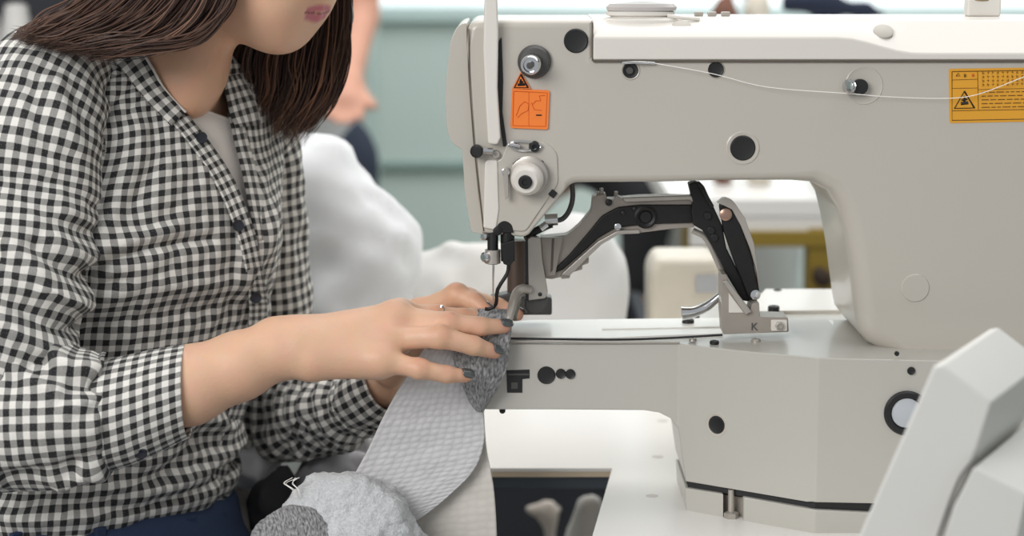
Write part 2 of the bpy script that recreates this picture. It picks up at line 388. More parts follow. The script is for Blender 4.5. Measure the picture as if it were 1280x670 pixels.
# oil cap on top, bracket at the top right
zc0 = P(805, 20, .0); YC = .004; zt -= .004
lathe('oil_cap_base', (zc0.x, YC, zt), [(.038, -.001), (.038, .002), (.034, .004), (.03, .0045), (0, .0045)], M['cream_light'], sm, (0, 0, 1), 40, 1, .45)
lathe('oil_cap', (zc0.x-.003, YC, zt+.003), [(.026, 0), (.026, .002), (.030, .003), (.030, .006), (.028, .007), (.01, .008), (0, .008)], M['cream_light'], sm, (0, 0, 1), 40, 1, .5)
lathe('oil_cap_lid', (zc0.x-.002, YC, zt+.010), [(.03, 0), (.031, .003), (.028, .006), (.01, .008), (0, .008)], mat('oil_cap_clear_grey', srgb('bdb7b4'), .2), sm, (0, 0, 1), 40, 1, .5)
tube('oil_cap_clip', [(zc0.x+.02, YC-.01, zt+.006), (zc0.x+.034, YC-.012, zt+.004), (zc0.x+.048, YC-.01, zt+.003)], .0018, M['cream_light'], sm); zt += .004
bm = bmesh.new()
for dx in (-.012, 0, .012): add_box(bm, (P(890, 18, .04).x+dx, .04, zt+.002), (.008, .006, .004))
finish('top_clip', bm, M['steel'], sm, .001)
box('eyelet_block', (P(1228, 8, .04).x, .04, zt+.008), (.030, .016, .016), M['cream_light'], sm, .002)
brass = mat('dull_brass', srgb('8d7440'), .4, .8)
lathe('brass_guide', (P(1225, 0, .04).x, .04, zt+.014), [(.01, 0), (.011, .004), (.006, .008), (.006, .03), (0, .031)], brass, sm, (0, 0, 1), 20)
# ---- stickers
def sheet(name, pts, m, parent, Y, t=.0004): return prism(name, pts, m, parent, Y, Y+t, 0)
st = sheet('orange_sticker', [(640, 111, 3), (687, 113, 3), (685, 162, 3), (638, 160, 3)], M['orange'], sm, YF-.0020, .0018)
bm = bmesh.new(); y = YF-.0022
def ln(bm, pts, w=.0005, Y=None, n=4): add_tube(bm, [P(a, b, y if Y is None else Y) for a, b in pts], w, n)
ln(bm, [(642, 114), (684, 116), (682, 158), (641, 157), (642, 114)], .00035); ln(bm, [(661, 115), (661, 158)], .0002)
ln(bm, [(645, 145), (650, 132), (656, 127), (661, 130), (660, 138), (652, 142), (647, 147)], .00035)
ln(bm, [(665, 131), (670, 126), (676, 126), (674, 120), (681, 119)], .00035); ln(bm, [(664, 128), (668, 137), (677, 138)], .0003)
finish('sticker_print', bm, M['orange_line'], st)
bm = bmesh.new(); ln(bm, [(670, 144), (677, 144)], .0006); finish('sticker_mark', bm, M['black'], st)
tr = sheet('triangle_sticker', [(651, 90), (663.5, 111), (640, 111)], M['orange'], sm, YF-.0021, .0018)
bm = bmesh.new(); y = YF-.0022; ln(bm, [(651, 93), (660, 109.5), (643, 109.5), (651, 93), (660, 109.5)], .0009)
ln(bm, [(647, 106), (656, 105.5)], .0012); ln(bm, [(651, 99), (651, 106)], .0009); ln(bm, [(649, 102.5), (654, 102.5)], .0008)
finish('hand_hazard_print', bm, M['black'], tr)
yl = sheet('yellow_warning_label', [(1186, 86, 3), (1390, 83, 3), (1390, 150, 3), (1187, 154, 3)], M['yellow'], sm, YF-.0004, .0006)
bm = bmesh.new(); y = YF-.0005
ln(bm, [(1190, 89.5), (1386, 86.5), (1386, 147), (1190, 150.5), (1190, 89.5)], .0004)
ln(bm, [(1222, 89), (1223, 137)], .0003); ln(bm, [(1190, 100), (1222, 99)], .00025); ln(bm, [(1190, 110.5), (1222, 110)], .00025); ln(bm, [(1223, 112), (1386, 108)], .00025); ln(bm, [(1190, 138.5), (1386, 135)], .0003)
R2 = random.Random(3)
for i in range(20):
    x = 1229+i*6.1+(6 if i > 8 else 0)
    for j in range(4):
        yy = 91+j*4.9-(x-1229)*.02
        ln(bm, [(x-1.5, yy), (x+1.6, yy)], .0002); ln(bm, [(x+R2.uniform(-1, 1), yy-1.5), (x+R2.uniform(-1, 1), yy+1.8)], .00022)
        if R2.random() < .6: ln(bm, [(x-1.4, yy+1.6), (x+1.5, yy+1.5)], .0002)
for j in range(5):
    yy = 115.5+j*4.7; x = 1227
    while x < 1380:
        w = R2.uniform(4, 11); ln(bm, [(x, yy-(x-1227)*.02), (x+w, yy-(x+w-1227)*.02)], .00042); x += w+2.2
ln(bm, [(1195, 95), (1198, 91.5), (1200, 95), (1195, 95)], .0004)
finish('label_print', bm, M['yprint'], yl)
bm = bmesh.new(); ln(bm, [(1205, 94.5), (1207, 94.5)], .0014, n=8); finish('label_brown_dot', bm, M['yprint'], yl)
bm = bmesh.new(); ln(bm, [(1215, 94), (1217, 94)], .0013, n=8); finish('label_orange_dot', bm, M['orange_line'], yl)
bm = bmesh.new(); ln(bm, [(1205.5, 114), (1218, 135), (1193, 135.5), (1205.5, 114), (1218, 135)], .00075); ln(bm, [(1201, 129.5), (1210, 128.5)], .0014); ln(bm, [(1205.5, 120), (1205.5, 129)], .0009); ln(bm, [(1202, 125), (1209, 124)], .0008)
finish('hand_hazard_print', bm, M['black'], yl)
# ---- free arm and base
def byf(px): return 0.0 if px < 850 else (-.08*(px-850)/160 if px < 1010 else -.08)
base_pts = [(634, 430, 2), (632, 468, 6), (606, 490, 8), (602, 512, 3), (700, 512), (806, 513, 0), (824, 516), (838, 523), (848, 536), (851, 560), (857, 601, 2), (1010, 628), (1300, 634), (1500, 634), (1500, 452), (1180, 451), (1010, 447), (940, 440), (880, 433)]
prism('bed_body', base_pts, M['base'], sm, 0, .112, .0025, 3, yf=byf, cuts=(850, 1010))
# top deck behind the front edge
zb0 = P(800, 428, 0).z
bm = bmesh.new()
deck = [(634, 0, 0), (850, 0, 0), (1010, -.08, 0), (1500, -.08, 0), (1500, .275, 0), (955, .275, 0), (905, .20, 0), (880, .112, 0), (634, .112, 0)]
def X0(px, Y=0): return (px-640)*MM
vs = [bm.verts.new((X0(a, b), b+.004 if b < .1 else b, zb0-.0015)) for a, b, _ in deck]; f = bm.faces.new(vs)
r = bmesh.ops.extrude_face_region(bm, geom=[f])
for v in r['geom']:
    if isinstance(v, bmesh.types.BMVert): v.co.z = zb0-.02 if v.co.y < .1 else zb0-.05
finish('bed_deck', bm, M['base'], sm, .0015, 3)
def deckplate(name, pts, z0, z1, m, bevel=.0006):
    bm = bmesh.new(); vs = [bm.verts.new((q.x, q.y, z1)) for q in [Pz(a, b, z1) for a, b in smooth_poly(pts)]]
    f = bm.faces.new(vs); r = bmesh.ops.extrude_face_region(bm, geom=[f])
    for v in r['geom']:
        if isinstance(v, bmesh.types.BMVert): v.co.z = z0
    return finish(name, bm, m, sm, bevel, 2)
zd = zb0-.002
deckplate('slide_plate', [(636, 421), (760, 422), (830, 419), (903, 416.5), (903, 397), (660, 400), (640, 402)], zd, zd+.004, M['bed'])
deckplate('slide_plate_lip', [(752, 411), (850, 409), (902, 408), (902, 398), (852, 402), (780, 404), (755, 407)], zd+.003, zd+.0052, M['bed'])
deckplate('bed_plate', [(985, 421), (1040, 419, 4), (1043, 400, 4), (985, 398)], zd, zd+.003, M['bed'])
deckplate('rear_bed_plate', [(930, 389), (1060, 387), (1055, 361), (957, 361)], zd, zd+.004, M['cream_light'])
tube('plate_seam', [P(636, 423.0, -.0012), P(760, 424.5, -.0012), P(835, 422.5, -.0012), P(903, 418.5, -.004)], .0011, M['black'], sm, 6, 4)
tube('front_rail', [P(634, 427, -.0025), P(740, 428.3, -.0025), P(850, 428, -.0025)], .0010, M['steel'], sm, 6, 0)
def zscrew(px, py, r, h=.003, m='black'):
    c = Pz(px, py, zd+.004); lathe('plate_screw', c, [(r*MM, -.002), (r*MM, h), (r*MM*.8, h+.001), (r*MM*.4, h+.001), (r*MM*.4, h*.5), (0, h*.5)], M[m], sm, (0, 0, 1), 20)
zscrew(860, 405, 8, .004); zscrew(967, 391, 8, .006); zscrew(870, 396, 5, .0005); zscrew(893, 427, 6, .0001); zscrew(866, 424, 5, .0001, 'steel'); zscrew(972, 363, 6, .0005, 'dgrey'); zscrew(945, 425, 6, .0001, 'steel')
lathe('deck_oval', Pz(1122, 442, zd), [(.005, -.001), (.0048, .0004), (0, .0005)], M['black'], sm, (0, 0, 1), 24)
plug(1139, 463.5, 5, -.08); plug(1121, 442, 3, -.08); plug(896, 531, 11.5, byf(896)-.001, 16, ax=(-.58, -.815, 0)); plug(683, 469, 11.5, 0); plug(701, 467, 6.5, 0); plug(713, 467.5, 6.5, 0)
prism('square_recess', [(633, 463), (662, 462), (662, 473), (653, 474), (653, 491), (634, 491)], M['black'], sm, -.0006, .004, .0003)
bm = bmesh.new(); add_box(bm, P(648, 468, -.001), (.019, .001, .002)); add_box(bm, P(643, 482, -.001), (.006, .001, .006)); finish('recess_block', bm, M['dgrey'], sm, .0003)
screw('bottom_screw', 628, 513, .004, 4, M['blackm'], sm)
lathe('oil_gauge_ring', P(1133, 516, -.08), [(.0195, -.001), (.0195, .002), (.018, .0035), (.0145, .0035), (.0135, .001), (0, .001)], M['black'], sm)
lathe('oil_gauge_glass', P(1133, 516, -.0805), [(.0128, 0), (.0128, .001), (.009, .002), (0, .0022)], M['glass'], sm)
# gasket line and foot block
prism('gasket', [(857, 600), (912, 609), (1010, 626), (1300, 632), (1500, 632), (1500, 641), (1085, 641), (1010, 636), (912, 618), (860, 609)], M['black'], sm, 0, .1, .001, yf=lambda p: byf(p)+.004, cuts=(850, 1010))
fb = [(856, 609, 2), (904, 617, 2), (904, 651), (858, 645, 3)]
prism('foot_block', fb, M['base'], sm, 0, .1, .002, yf=lambda p: byf(p)-.001, cuts=())
prism('base_skirt', [(929, 621, 3), (1010, 637), (1090, 641), (1500, 641), (1500, 690), (1010, 680), (929, 655)], M['base'], sm, 0, .1, .002, yf=lambda p: byf(p)-.001, cuts=(1010,))
prism('foot_gap', [(904, 617), (929, 621), (929, 655), (904, 651)], M['castgrey'], sm, 0, .1, .0003, yf=lambda p: byf(p)+.012)
tube('foot_bolt', [P(914, 612, -.032), P(914, 646, -.032)], .0028, M['steel'], sm, 14, 0); 
lathe('foot_bolt_nut', P(914, 645, -.032), [(.0065, -.002), (.0065, .003), (.004, .0045), (0, .0045)], M['steel'], sm, (0, 0, 1), 6)
# ---- needle bar, presser, wire
YN = .045
prism('needle_slot', [(620, 291, 0), (621, 281, 6), (630, 275, 6), (640, 280, 6), (642, 291, 0)], M['blackm'], sm, YF-.0022, YF+.02, .0005)
tube('needle_bar', [P(616, 284, YN-.07), P(616, 330, YN-.07)], .0048, M['black'], sm, 16, 0)
YN = -.03+.005
tube('needle_bar_clamp', [P(616, 312, YN), P(616, 329, YN)], .0068, M['steel'], sm, 16, 0)
lathe('clamp_screw', P(609, 321, YN-.003), [(.0042, -.006), (.0045, .004), (.003, .006), (0, .006)], M['chrome'], sm, (-.6, -.8, 0), 18)
lathe('clamp_screw', P(607, 296, YN-.002), [(.003, -.004), (.0035, .003), (.002, .005), (0, .005)], M['chrome'], sm, (-.6, -.8, .2), 18)
tube('clamp_bar', [P(604, 293, YN), P(618, 291, YN)], .002, M['steel'], sm, 8, 0)
tube('needle', [P(617, 328, YN), P(616.5, 345, YN), P(616.5, 383, YN+.01)], [.0011, .0009, .0004], M['chrome'], sm, 8, 0)
tube('presser_bar', [P(634, 276, YN), P(635, 326, YN)], .0062, M['blackm'], sm, 16, 0)
prism('presser_bar_block', [(626, 305, 2), (643, 300, 2), (643, 326, 3), (637, 333, 2), (629, 330, 2)], M['blackm'], sm, YN-.009, YN+.006, .0012)
lathe('presser_bar_elbow', P(622, 288, YN-.004), [(.004, -.004), (.004, .004), (0, .005)], M['blackm'], sm)
tube('bent_wire_foot', [P(636, 330, YN), P(634, 342, YN), P(622, 362, YN), P(620, 380, YN+.01), P(612, 386, YN+.012), P(606, 386, YN+.012)], .0017, M['blackm'], sm, 8, 3)
tube('rear_presser_bar', [P(646, 300, .085), P(646, 376, .085)], .009, mat('brown_steel', srgb('5a4d45'), .5, .4), sm, 16, 0)
prism('rear_clamp', [(612, 372, 4), (640, 366, 3), (690, 372, 4), (690, 394, 3), (612, 394, 3)], M['dgrey'], sm, .075, .095, .003)
# ---- work clamp arms
YA = .035
prism('clamp_arm', [(741, 246, 3), (757, 242, 2), (759, 249, 1), (768, 249, 1), (770, 243, 2), (776, 248, 2), (800, 246), (832, 245), (866, 246), (868, 262), (868, 284), (840, 286), (800, 291, 6), (772, 291, 6), (752, 303), (735, 318, 4), (722, 331), (712, 344, 3), (690, 349), (672, 347), (664, 330), (660, 302, 4), (676, 297), (710, 294, 6), (724, 282), (739, 264, 4)], M['castgrey'], sm, YA, YA+.02, .002)
prism('clamp_arm_recess', [(684, 346), (712, 318), (736, 290), (752, 270, 4), (772, 259, 4), (800, 256), (868, 256), (868, 279), (830, 280), (796, 282, 6), (770, 285), (748, 298), (726, 318), (704, 337)], M['blackm'], sm, YA-.003, YA+.004, .0015)
prism('clamp_arm_ridge', [(700, 344), (722, 324), (747, 302), (772, 288, 4), (800, 287), (800, 292), (774, 293, 4), (752, 306), (730, 327), (712, 345)], M['steel'], sm, YA-.006, YA+.004, .0012)
prism('upper_rail', [(778, 247), (864, 244), (872, 252), (872, 258), (862, 250), (780, 253)], M['steel'], sm, YA-.007, YA+.004, .0015)
lathe('clamp_pivot', P(807, 271, YA-.002), [(.0105, -.002), (.0105, .002), (.0085, .003), (.006, .002), (.005, .0035), (0, .0035)], M['blackm'], sm)
for x, y, r in ((761, 253, 4.5), (779, 266, 3), (793, 261, 3)): screw('clamp_screw', x, y, YA-.003, r, M['black'], sm, .002, False)
for x, y in ((748, 241), (770, 241), (752, 237)): tube('set_pin', [P(x, y-2, YA+.006), P(x, y+5, YA+.006)], .0018, M['steel'], sm, 8, 0)
lathe('clamp_knob', P(772, 283, YA-.005), [(.003, 0), (.003, .003), (0, .004)], M['chrome'], sm)
prism('clamp_step', [(700, 344), (716, 330), (722, 333), (722, 328), (736, 322), (736, 329), (728, 332), (728, 337), (714, 341), (712, 348), (702, 349)], M['castgrey'], sm, YA-.001, YA+.012, .0008)
prism('clamp_head', [(658, 300, 3), (664, 296, 2), (676, 297, 2), (678, 325), (685, 366, 3), (682, 373, 3), (659, 376, 2)], M['steel'], sm, YA-.016, YA+.002, .0012)
prism('clamp_head_edge', [(656, 302, 2), (660, 298, 2), (661, 376), (657, 376)], M['black'], sm, YA-.0165, YA+.004, .0005)
prism('clamp_block', [(676, 297, 2), (704, 297, 2), (699, 320), (694, 344), (682, 346), (678, 325)], M['castgrey'], sm, YA-.006, YA+.004, .001)
prism('clamp_block_edge', [(690, 298), (693, 298), (691, 338), (688, 341)], mat('brown_shadow_grey', srgb('5f5650'), .5), sm, YA-.0065, YA, .0003)
screw('clamp_head_screw', 675, 368, YA-.0165, 2.6, M['black'], sm, .0008, False)
prism('clamp_toe', [(656, 373), (684, 369, 3), (684, 380, 6), (674, 392, 6), (662, 392, 4), (656, 384)], M['dgrey'], sm, YA-.01, YA+.012, .003)
tube('clamp_foot', [P(662, 362, YA-.018), P(653, 361, YA-.022), P(646, 366, YA-.025), P(641, 380, YA-.035), P(636, 399, YA-.045), P(632, 406, YA-.045)], [.004, .0042, .0042, .004, .0036, .003], M['steel'], sm, 12, 5)
tube('clamp_foot', [P(662, 368, YA-.01), P(652, 369, YA-.01), P(646, 380, YA-.015), P(642, 398, YA-.03)], .0032, M['steel'], sm, 12, 5)
tube('dark_link', [P(658, 299, YA-.01), P(668, 290, YA-.005), P(684, 282, YA), P(690, 280, YA)], .0035, M['blackm'], sm, 10, 4)
tube('chrome_fitting', [P(681, 275, YA), P(697, 274, YA)], .0055, M['chrome'], sm, 14, 0); tube('chrome_fitting', [P(676, 286, YA-.003), P(684, 280, YA-.003)], .0035, M['chrome'], sm, 12, 0)
tube('air_hose', [P(714, 222, YA), P(716, 245, YA), P(712, 262, YA), P(704, 273, YA), P(694, 276, YA)], .0024, M['dgrey'], sm, 10, 6)
# right-hand linkage
prism('link_bar', [(861, 230, 2), (869, 227, 2), (880, 232), (889, 252), (903, 282), (908, 310), (926, 346), (948, 368, 3), (944, 378, 3), (928, 376, 3), (912, 350), (890, 308), (878, 288), (866, 281, 3), (864, 262), (866, 252)], M['blackm'], sm, YA-.008, YA+.01, .0018)
prism('link_bar_edge', [(870, 228), (876, 228), (893, 258), (889, 262), (882, 250)], M['blackm'], sm, YA-.012, YA, .001)
prism('link_arm', [(899, 256, 4), (908, 250, 4), (918, 256, 4), (928, 285), (940, 320), (950, 366, 3), (946, 376, 3), (936, 374, 3), (917, 325), (905, 290)], M['blackm'], sm, YA-.016, YA-.006, .0016)
prism('curved_guard', [(897, 254), (905, 247, 4), (916, 250, 6), (931, 272), (943, 305), (949, 350), (949, 362), (946, 340), (938, 312), (926, 282), (915, 262), (905, 257)], M['steel'], sm, YA-.02, YA-.008, .0012)
for (x, y) in ((889, 288), (893, 297), (885, 270)): screw('link_screw', x, y, YA-.009, 5, M['black'], sm, .001)
lathe('link_pin', P(907, 268, YA-.017), [(.0055, 0), (.0055, .002), (.0035, .003), (0, .003)], mat('copper_pin', srgb('b09080'), .3, .7), sm)
lathe('link_end_pin', P(944, 368, YA-.017), [(.0045, 0), (.0045, .003), (0, .004)], M['chrome'], sm)
prism('bracket', [(902, 343, 1), (908, 343, 1), (910, 352), (930, 386), (937, 392), (940, 380, 2), (949, 378, 2), (950, 396), (985, 397, 2), (986, 415, 2), (904, 418, 2), (902, 390)], M['castgrey'], sm, YA-.03, YA, .0012)
prism('bracket_window', [(911, 366), (930, 391), (911, 391)], M['cream_light'], sm, YA-.031, YA-.029, .0003)
prism('bracket_brace', [(903, 352), (909, 350), (940, 390), (932, 394)], M['steel'], sm, YA-.034, YA-.028, .001)
text('bracket_letter', 'K', P(943, 413, YA-.0305), .010, M['dgrey'], sm)
prism('bracket_tab', [(964, 400, 2), (984, 400, 2), (984, 414, 2), (964, 414, 2)], M['cream_light'], sm, YA-.0325, YA-.029, .0006)
lathe('bracket_bolt', P(974, 407, YA-.0325), [(.004, 0), (.004, .003), (.0025, .0035), (.0022, .002), (0, .002)], M['steel'], sm, (0, -1, 0), 6)
tube('clamp_lever', [P(904, 366, YA), P(885, 382, YA), P(868, 390, YA), P(852, 392, YA)], [.003, .0045, .005, .0065], M['chrome'], sm, 12, 5)
tube('link_rod', [P(866, 288, YA+.01), P(884, 300, YA+.01), P(905, 345, YA+.01)], .003, M['steel'], sm, 10, 4)
# ---- thread across the arm
yt = YF-.006
t = tube('sewing_thread', [P(818, 79, yt), P(890, 92, yt), P(960, 109, yt), P(1062, 117, yt-.003), P(1110, 121, yt), P(1180, 123, yt), P(1222, 118, yt), P(1275, 98, yt), P(1300, 88, yt)], .00035, M['thread'], None, 6, 6)
tag(t, 'thin white thread running across the front of the cream machine arm to the yellow label', 'thread')
# ============================================================ TABLE
tb = thing('sewing_table', 'white L-shaped sewing table under the large cream machine', 'table', (.2, .2, 0))
bm = bmesh.new()
tl = [Vector((Pz(-260, 585, TZ).x, .37, TZ)), Vector((-.095, .37, TZ)), Vector((-.095, Pz(765, 585, TZ).y, TZ)), Pz(765, 585, TZ), Pz(740, 670, TZ), Pz(715, 760, TZ), Pz(1560, 760, TZ)]
pts = [(v.x, v.y) for v in tl]; pts += [(pts[-1][0]+.05, .62), (pts[0][0], .62)]
vs = [bm.verts.new((x, y, TZ)) for x, y in pts]; f = bm.faces.new(vs); r = bmesh.ops.extrude_face_region(bm, geom=[f])
for v in r['geom']:
    if isinstance(v, bmesh.types.BMVert): v.co.z = TZ-.004
finish('tabletop', bm, M['table'], tb, .0008, 2)
bm = bmesh.new(); vs = [bm.verts.new((x, y+.0005 if y < .3 else y, TZ-.004)) for x, y in pts]; f = bm.faces.new(vs); r = bmesh.ops.extrude_face_region(bm, geom=[f])
for v in r['geom']:
    if isinstance(v, bmesh.types.BMVert): v.co.z = TZ-.0095
finish('table_edge_band', bm, M['tedge'], tb, .0008, 2)
a = Pz(520, 585, TZ); b = Pz(765, 585, TZ)
box('steel_beam', ((a.x+b.x)/2, a.y+.03, TZ-.017), (b.x-a.x+.02, .04, .015), M['beam'], tb, .002)
for x, y in ((-.55, .42), (-.55, .58), (-.07, .25), (.75, .58), (.75, -.1), (b.x+.08, .58)):
    box('leg', (x, y, (TZ-.0095)/2), (.04, .04, TZ-.0095), M['beam'], tb, .003)
for x, y in ((828, 526), (822, 571), (815, 620)):
    c = Pz(x, y, TZ); lathe('screw_cover', c, [(.006, -.001), (.0058, .0003), (0, .0004)], mat('pale_grey_cap', srgb('cdc8c0'), .5), tb, (0, 0, 1), 20)
# ============================================================ CONTROL PANEL (foreground right)
YP = -.42
cp = thing('control_panel', 'white plastic control panel box tilted in the lower right corner in front of the machine', 'control panel', tuple(P(1260, 760, YP)))
def skew(name, front, depth, m, parent, bevel, yA=YP, dvec=(0, 1, 0)):
    bm = bmesh.new(); W = [P(x, y, yA) for x, y in smooth_poly(front)]
    vs = [bm.verts.new(w) for w in W]; f = bm.faces.new(vs); r = bmesh.ops.extrude_face_region(bm, geom=[f]); D = Vector(dvec)*depth
    for v in r['geom']:
        if isinstance(v, bmesh.types.BMVert): v.co += D
    return finish(name, bm, m, parent, bevel, 4)
# housing: front facet + top facet running back to the right
skew('panel_housing', [(1166, 458, 3), (1178, 456, 3), (1240, 503, 4), (1222, 560), (1185, 640), (1172, 690), (1060, 720), (1075, 665)], .13, M['white'], cp, .004, dvec=(.50, .86, .045))
skew('panel_rear_box', [(1217, 584, 4), (1192, 632), (1170, 700), (1256, 745), (1284, 618, 4)], .13, M['white'], cp, .004, YP-.012, (.5, .86, .045))
tube('panel_gap', [P(1222, 570, YP-.006), P(1203, 592, YP-.006), P(1190, 620, YP-.010), P(1172, 672, YP-.014)], .0011, M['dgrey'], cp, 6, 5)
ps_ = P(1180, 760, YP+.06); box('panel_stem', (ps_.x, ps_.y, ps_.z/2), (.045, .045, ps_.z), M['white'], cp, .004); box('panel_foot', (ps_.x, ps_.y, .01), (.3, .3, .02), M['white'], cp, .004)
# ============================================================ WOMAN AT THE MACHINE
def gingham(name, period=.0112, bumpd=.0002):
    m, nt, b = _nodes(name); L = nt.links.new
    uv = nt.nodes.new('ShaderNodeUVMap'); uv.uv_map = 'UVMap'
    nz = nt.nodes.new('ShaderNodeTexNoise'); nz.inputs['Scale'].default_value = 90; nz.inputs['Detail'].default_value = 2; L(uv.outputs[0], nz.inputs['Vector'])
    sep = nt.nodes.new('ShaderNodeSeparateXYZ'); L(uv.outputs[0], sep.inputs[0])
    def math_(op, a, bb=None, c=None, clamp=False):
        n = nt.nodes.new('ShaderNodeMath'); n.operation = op; n.use_clamp = clamp
        for i, v in enumerate((a, bb, c)):
            if v is None: continue
            if isinstance(v, (int, float)): n.inputs[i].default_value = v
            else: L(v, n.inputs[i])
        return n.outputs[0]
    def stripe(s):
        w = math_('MULTIPLY_ADD', nz.outputs['Fac'], .0012, s)
        t = math_('SINE', math_('MULTIPLY', w, 2*PI/period))
        return math_('MULTIPLY_ADD', t, 3.2, .5, True)
    a = stripe(sep.outputs[0]); c = stripe(sep.outputs[1])
    both = math_('MULTIPLY', a, c); one = math_('MAXIMUM', a, c)
    v = math_('ADD', math_('MULTIPLY', one, .62), math_('MULTIPLY', both, .38))
    n2 = nt.nodes.new('ShaderNodeTexNoise'); n2.inputs['Scale'].default_value = 900; n2.inputs['Detail'].default_value = 1; L(uv.outputs[0], n2.inputs['Vector'])
    v = math_('ADD', v, math_('MULTIPLY_ADD', n2.outputs['Fac'], .24, -.12), None, True)
    mx = nt.nodes.new('ShaderNodeMix'); mx.data_type = 'RGBA'; mx.inputs[6].default_value = srgb('e2dfd8')+[1]; mx.inputs[7].default_value = srgb('141417')+[1]
    L(v, mx.inputs[0]); L(mx.outputs[2], b.inputs['Base Color']); b.inputs['Roughness'].default_value = .85; b.inputs['Sheen Weight'].default_value = .1
    bp = nt.nodes.new('ShaderNodeBump'); bp.inputs['Distance'].default_value = bumpd; L(n2.outputs['Fac'], bp.inputs['Height']); L(bp.outputs[0], b.inputs['Normal'])
    return m
M['gingham'] = gingham('black_white_gingham')
M['tee'] = mat('white_jersey', srgb('dcd6cf'), .9, bump=.0002, bscale=900)
M['denim'] = mat('dark_blue_denim', srgb('20304d'), .85, var=.35, scale=900, bump=.0003, bscale=1200)
M['btn'] = mat('dark_button', srgb('22242c'), .25, var=.2)
M['nail'] = mat('dark_grey_nail_polish', srgb('4b4f50'), .18, var=.05, coat=.6)
def colmat(name, rough, sss=0., bump=0., bscale=300, sheen=0., coat=0):
    m, nt, b = _nodes(name); a = nt.nodes.new('ShaderNodeAttribute'); a.attribute_name = 'Col'
    tc = nt.nodes.new('ShaderNodeTexCoord'); n = nt.nodes.new('ShaderNodeTexNoise'); n.inputs['Scale'].default_value = 60; nt.links.new(tc.outputs['Object'], n.inputs['Vector'])
    mx = nt.nodes.new('ShaderNodeMix'); mx.data_type = 'RGBA'; mx.blend_type = 'MULTIPLY'; mx.inputs[0].default_value = .12
    nt.links.new(a.outputs['Color'], mx.inputs[6]); nt.links.new(n.outputs['Color'], mx.inputs[7]); nt.links.new(mx.outputs[2], b.inputs['Base Color'])
    b.inputs['Roughness'].default_value = rough
    if sss: b.inputs['Subsurface Weight'].default_value = sss; b.inputs['Subsurface Radius'].default_value = (1, .35, .2); b.inputs['Subsurface Scale'].default_value = .004
    if bump:
        n2 = nt.nodes.new('ShaderNodeTexNoise'); n2.inputs['Scale'].default_value = bscale; n2.inputs['Detail'].default_value = 3; nt.links.new(tc.outputs['Object'], n2.inputs['Vector'])
        bp = nt.nodes.new('ShaderNodeBump'); bp.inputs['Distance'].default_value = bump; nt.links.new(n2.outputs['Fac'], bp.inputs['Height']); nt.links.new(bp.outputs[0], b.inputs['Normal'])
    return m
M['skin'] = colmat('skin', .48, .25, .00025, 350)
M['hair'] = colmat('brown_hair', .38)
FD = np.array([.71, -.70, 0.]); SD = np.array([-.70, -.71, 0.]); TY = .12
# torso table: image row, column, half width along SD, half depth along FD
TT = [(760, 126, .165, .115), (700, 122, .155, .108), (650, 120, .138, .098), (610, 121, .138, .099), (560, 128, .137, .098), (450, 150, .14, .104), (330, 160, .15, .108), (250, 160, .158, .106), (190, 162, .163, .100), (150, 166, .160, .090), (120, 171, .148, .080), (95, 180, .122, .070), (75, 190, .092, .060), (58, 198, .066, .052)]
TZs = np.array([P(150, r, TY).z for r, *_ in TT]); TXs = np.array([P(c, r, TY).x for r, c, *_ in TT]); TAs = np.array([t[2] for t in TT]); TBs = np.array([t[3] for t in TT])
def cubic(x, xs, ys):
    """smooth interpolation (Hermite with finite-difference slopes)"""
    d = np.gradient(ys, xs); i = np.clip(np.searchsorted(xs, x)-1, 0, len(xs)-2); h = xs[i+1]-xs[i]; t = np.clip((x-xs[i])/h, 0, 1)
    return (2*t**3-3*t**2+1)*ys[i]+(t**3-2*t**2+t)*h*d[i]+(-2*t**3+3*t**2)*ys[i+1]+(t**3-t**2)*h*d[i+1]
BZ = P(150, 300, TY).z
def tors(z):
    return cubic(z, TZs, TXs), cubic(z, TZs, TAs), cubic(z, TZs, TBs)
def torso_pt(phi, z, off=0.):
    cx, a, b = tors(z); bust = .020*np.exp(-((z-BZ)/.05)**2)*(np.exp(-((phi-.55)/.42)**2)+np.exp(-((phi+.55)/.42)**2))
    fwd = .022*np.clip((z-P(0, 170, TY).z)/.08, 0, 1)      # neck carried forward
    s = (a+off)*np.sin(phi); f = (b+off)*np.cos(phi)+bust+fwd*0
    return np.stack([cx+SD[0]*s+FD[0]*f, TY+SD[1]*s+FD[1]*f, z+0*s], -1)
def torso_d(p):
    """implicit value of the torso surface (negative inside)"""
    z = np.clip(p[:, 2], TZs[0], TZs[-1]); cx, a, b = tors(z); q = p-np.stack([cx, TY+0*cx, z], 1); s = q@SD; f = q@FD; phi = np.arctan2(s/a, f/b)
    bust = .020*np.exp(-((z-BZ)/.05)**2)*(np.exp(-((phi-.55)/.42)**2)+np.exp(-((phi+.55)/.42)**2))
    r = np.sqrt((s/a)**2+(f/(b+bust))**2); return (r-1)*b+np.clip(p[:, 2]-TZs[-1], 0, None)
def hit(px, py, off=0.):
    d = np.array(_dir(px, py)); o = np.array([0, CAMY, CAMZ]); ts = np.linspace(1.5, 2.15, 1301); pts = o+d[None]*ts[:, None]; v = torso_d(pts)-off
    i = np.argmax(v < 0) if (v < 0).any() else np.argmin(v); return pts[i]
def proj(V):
    q = V-np.array([0, CAMY, CAMZ]); s, c = math.sin(PITCH), math.cos(PITCH); dz = q[:, 1]*c-q[:, 2]*s; up = q[:, 1]*s+q[:, 2]*c
    return 640+FPX*q[:, 0]/dz, 335-FPX*up/dz
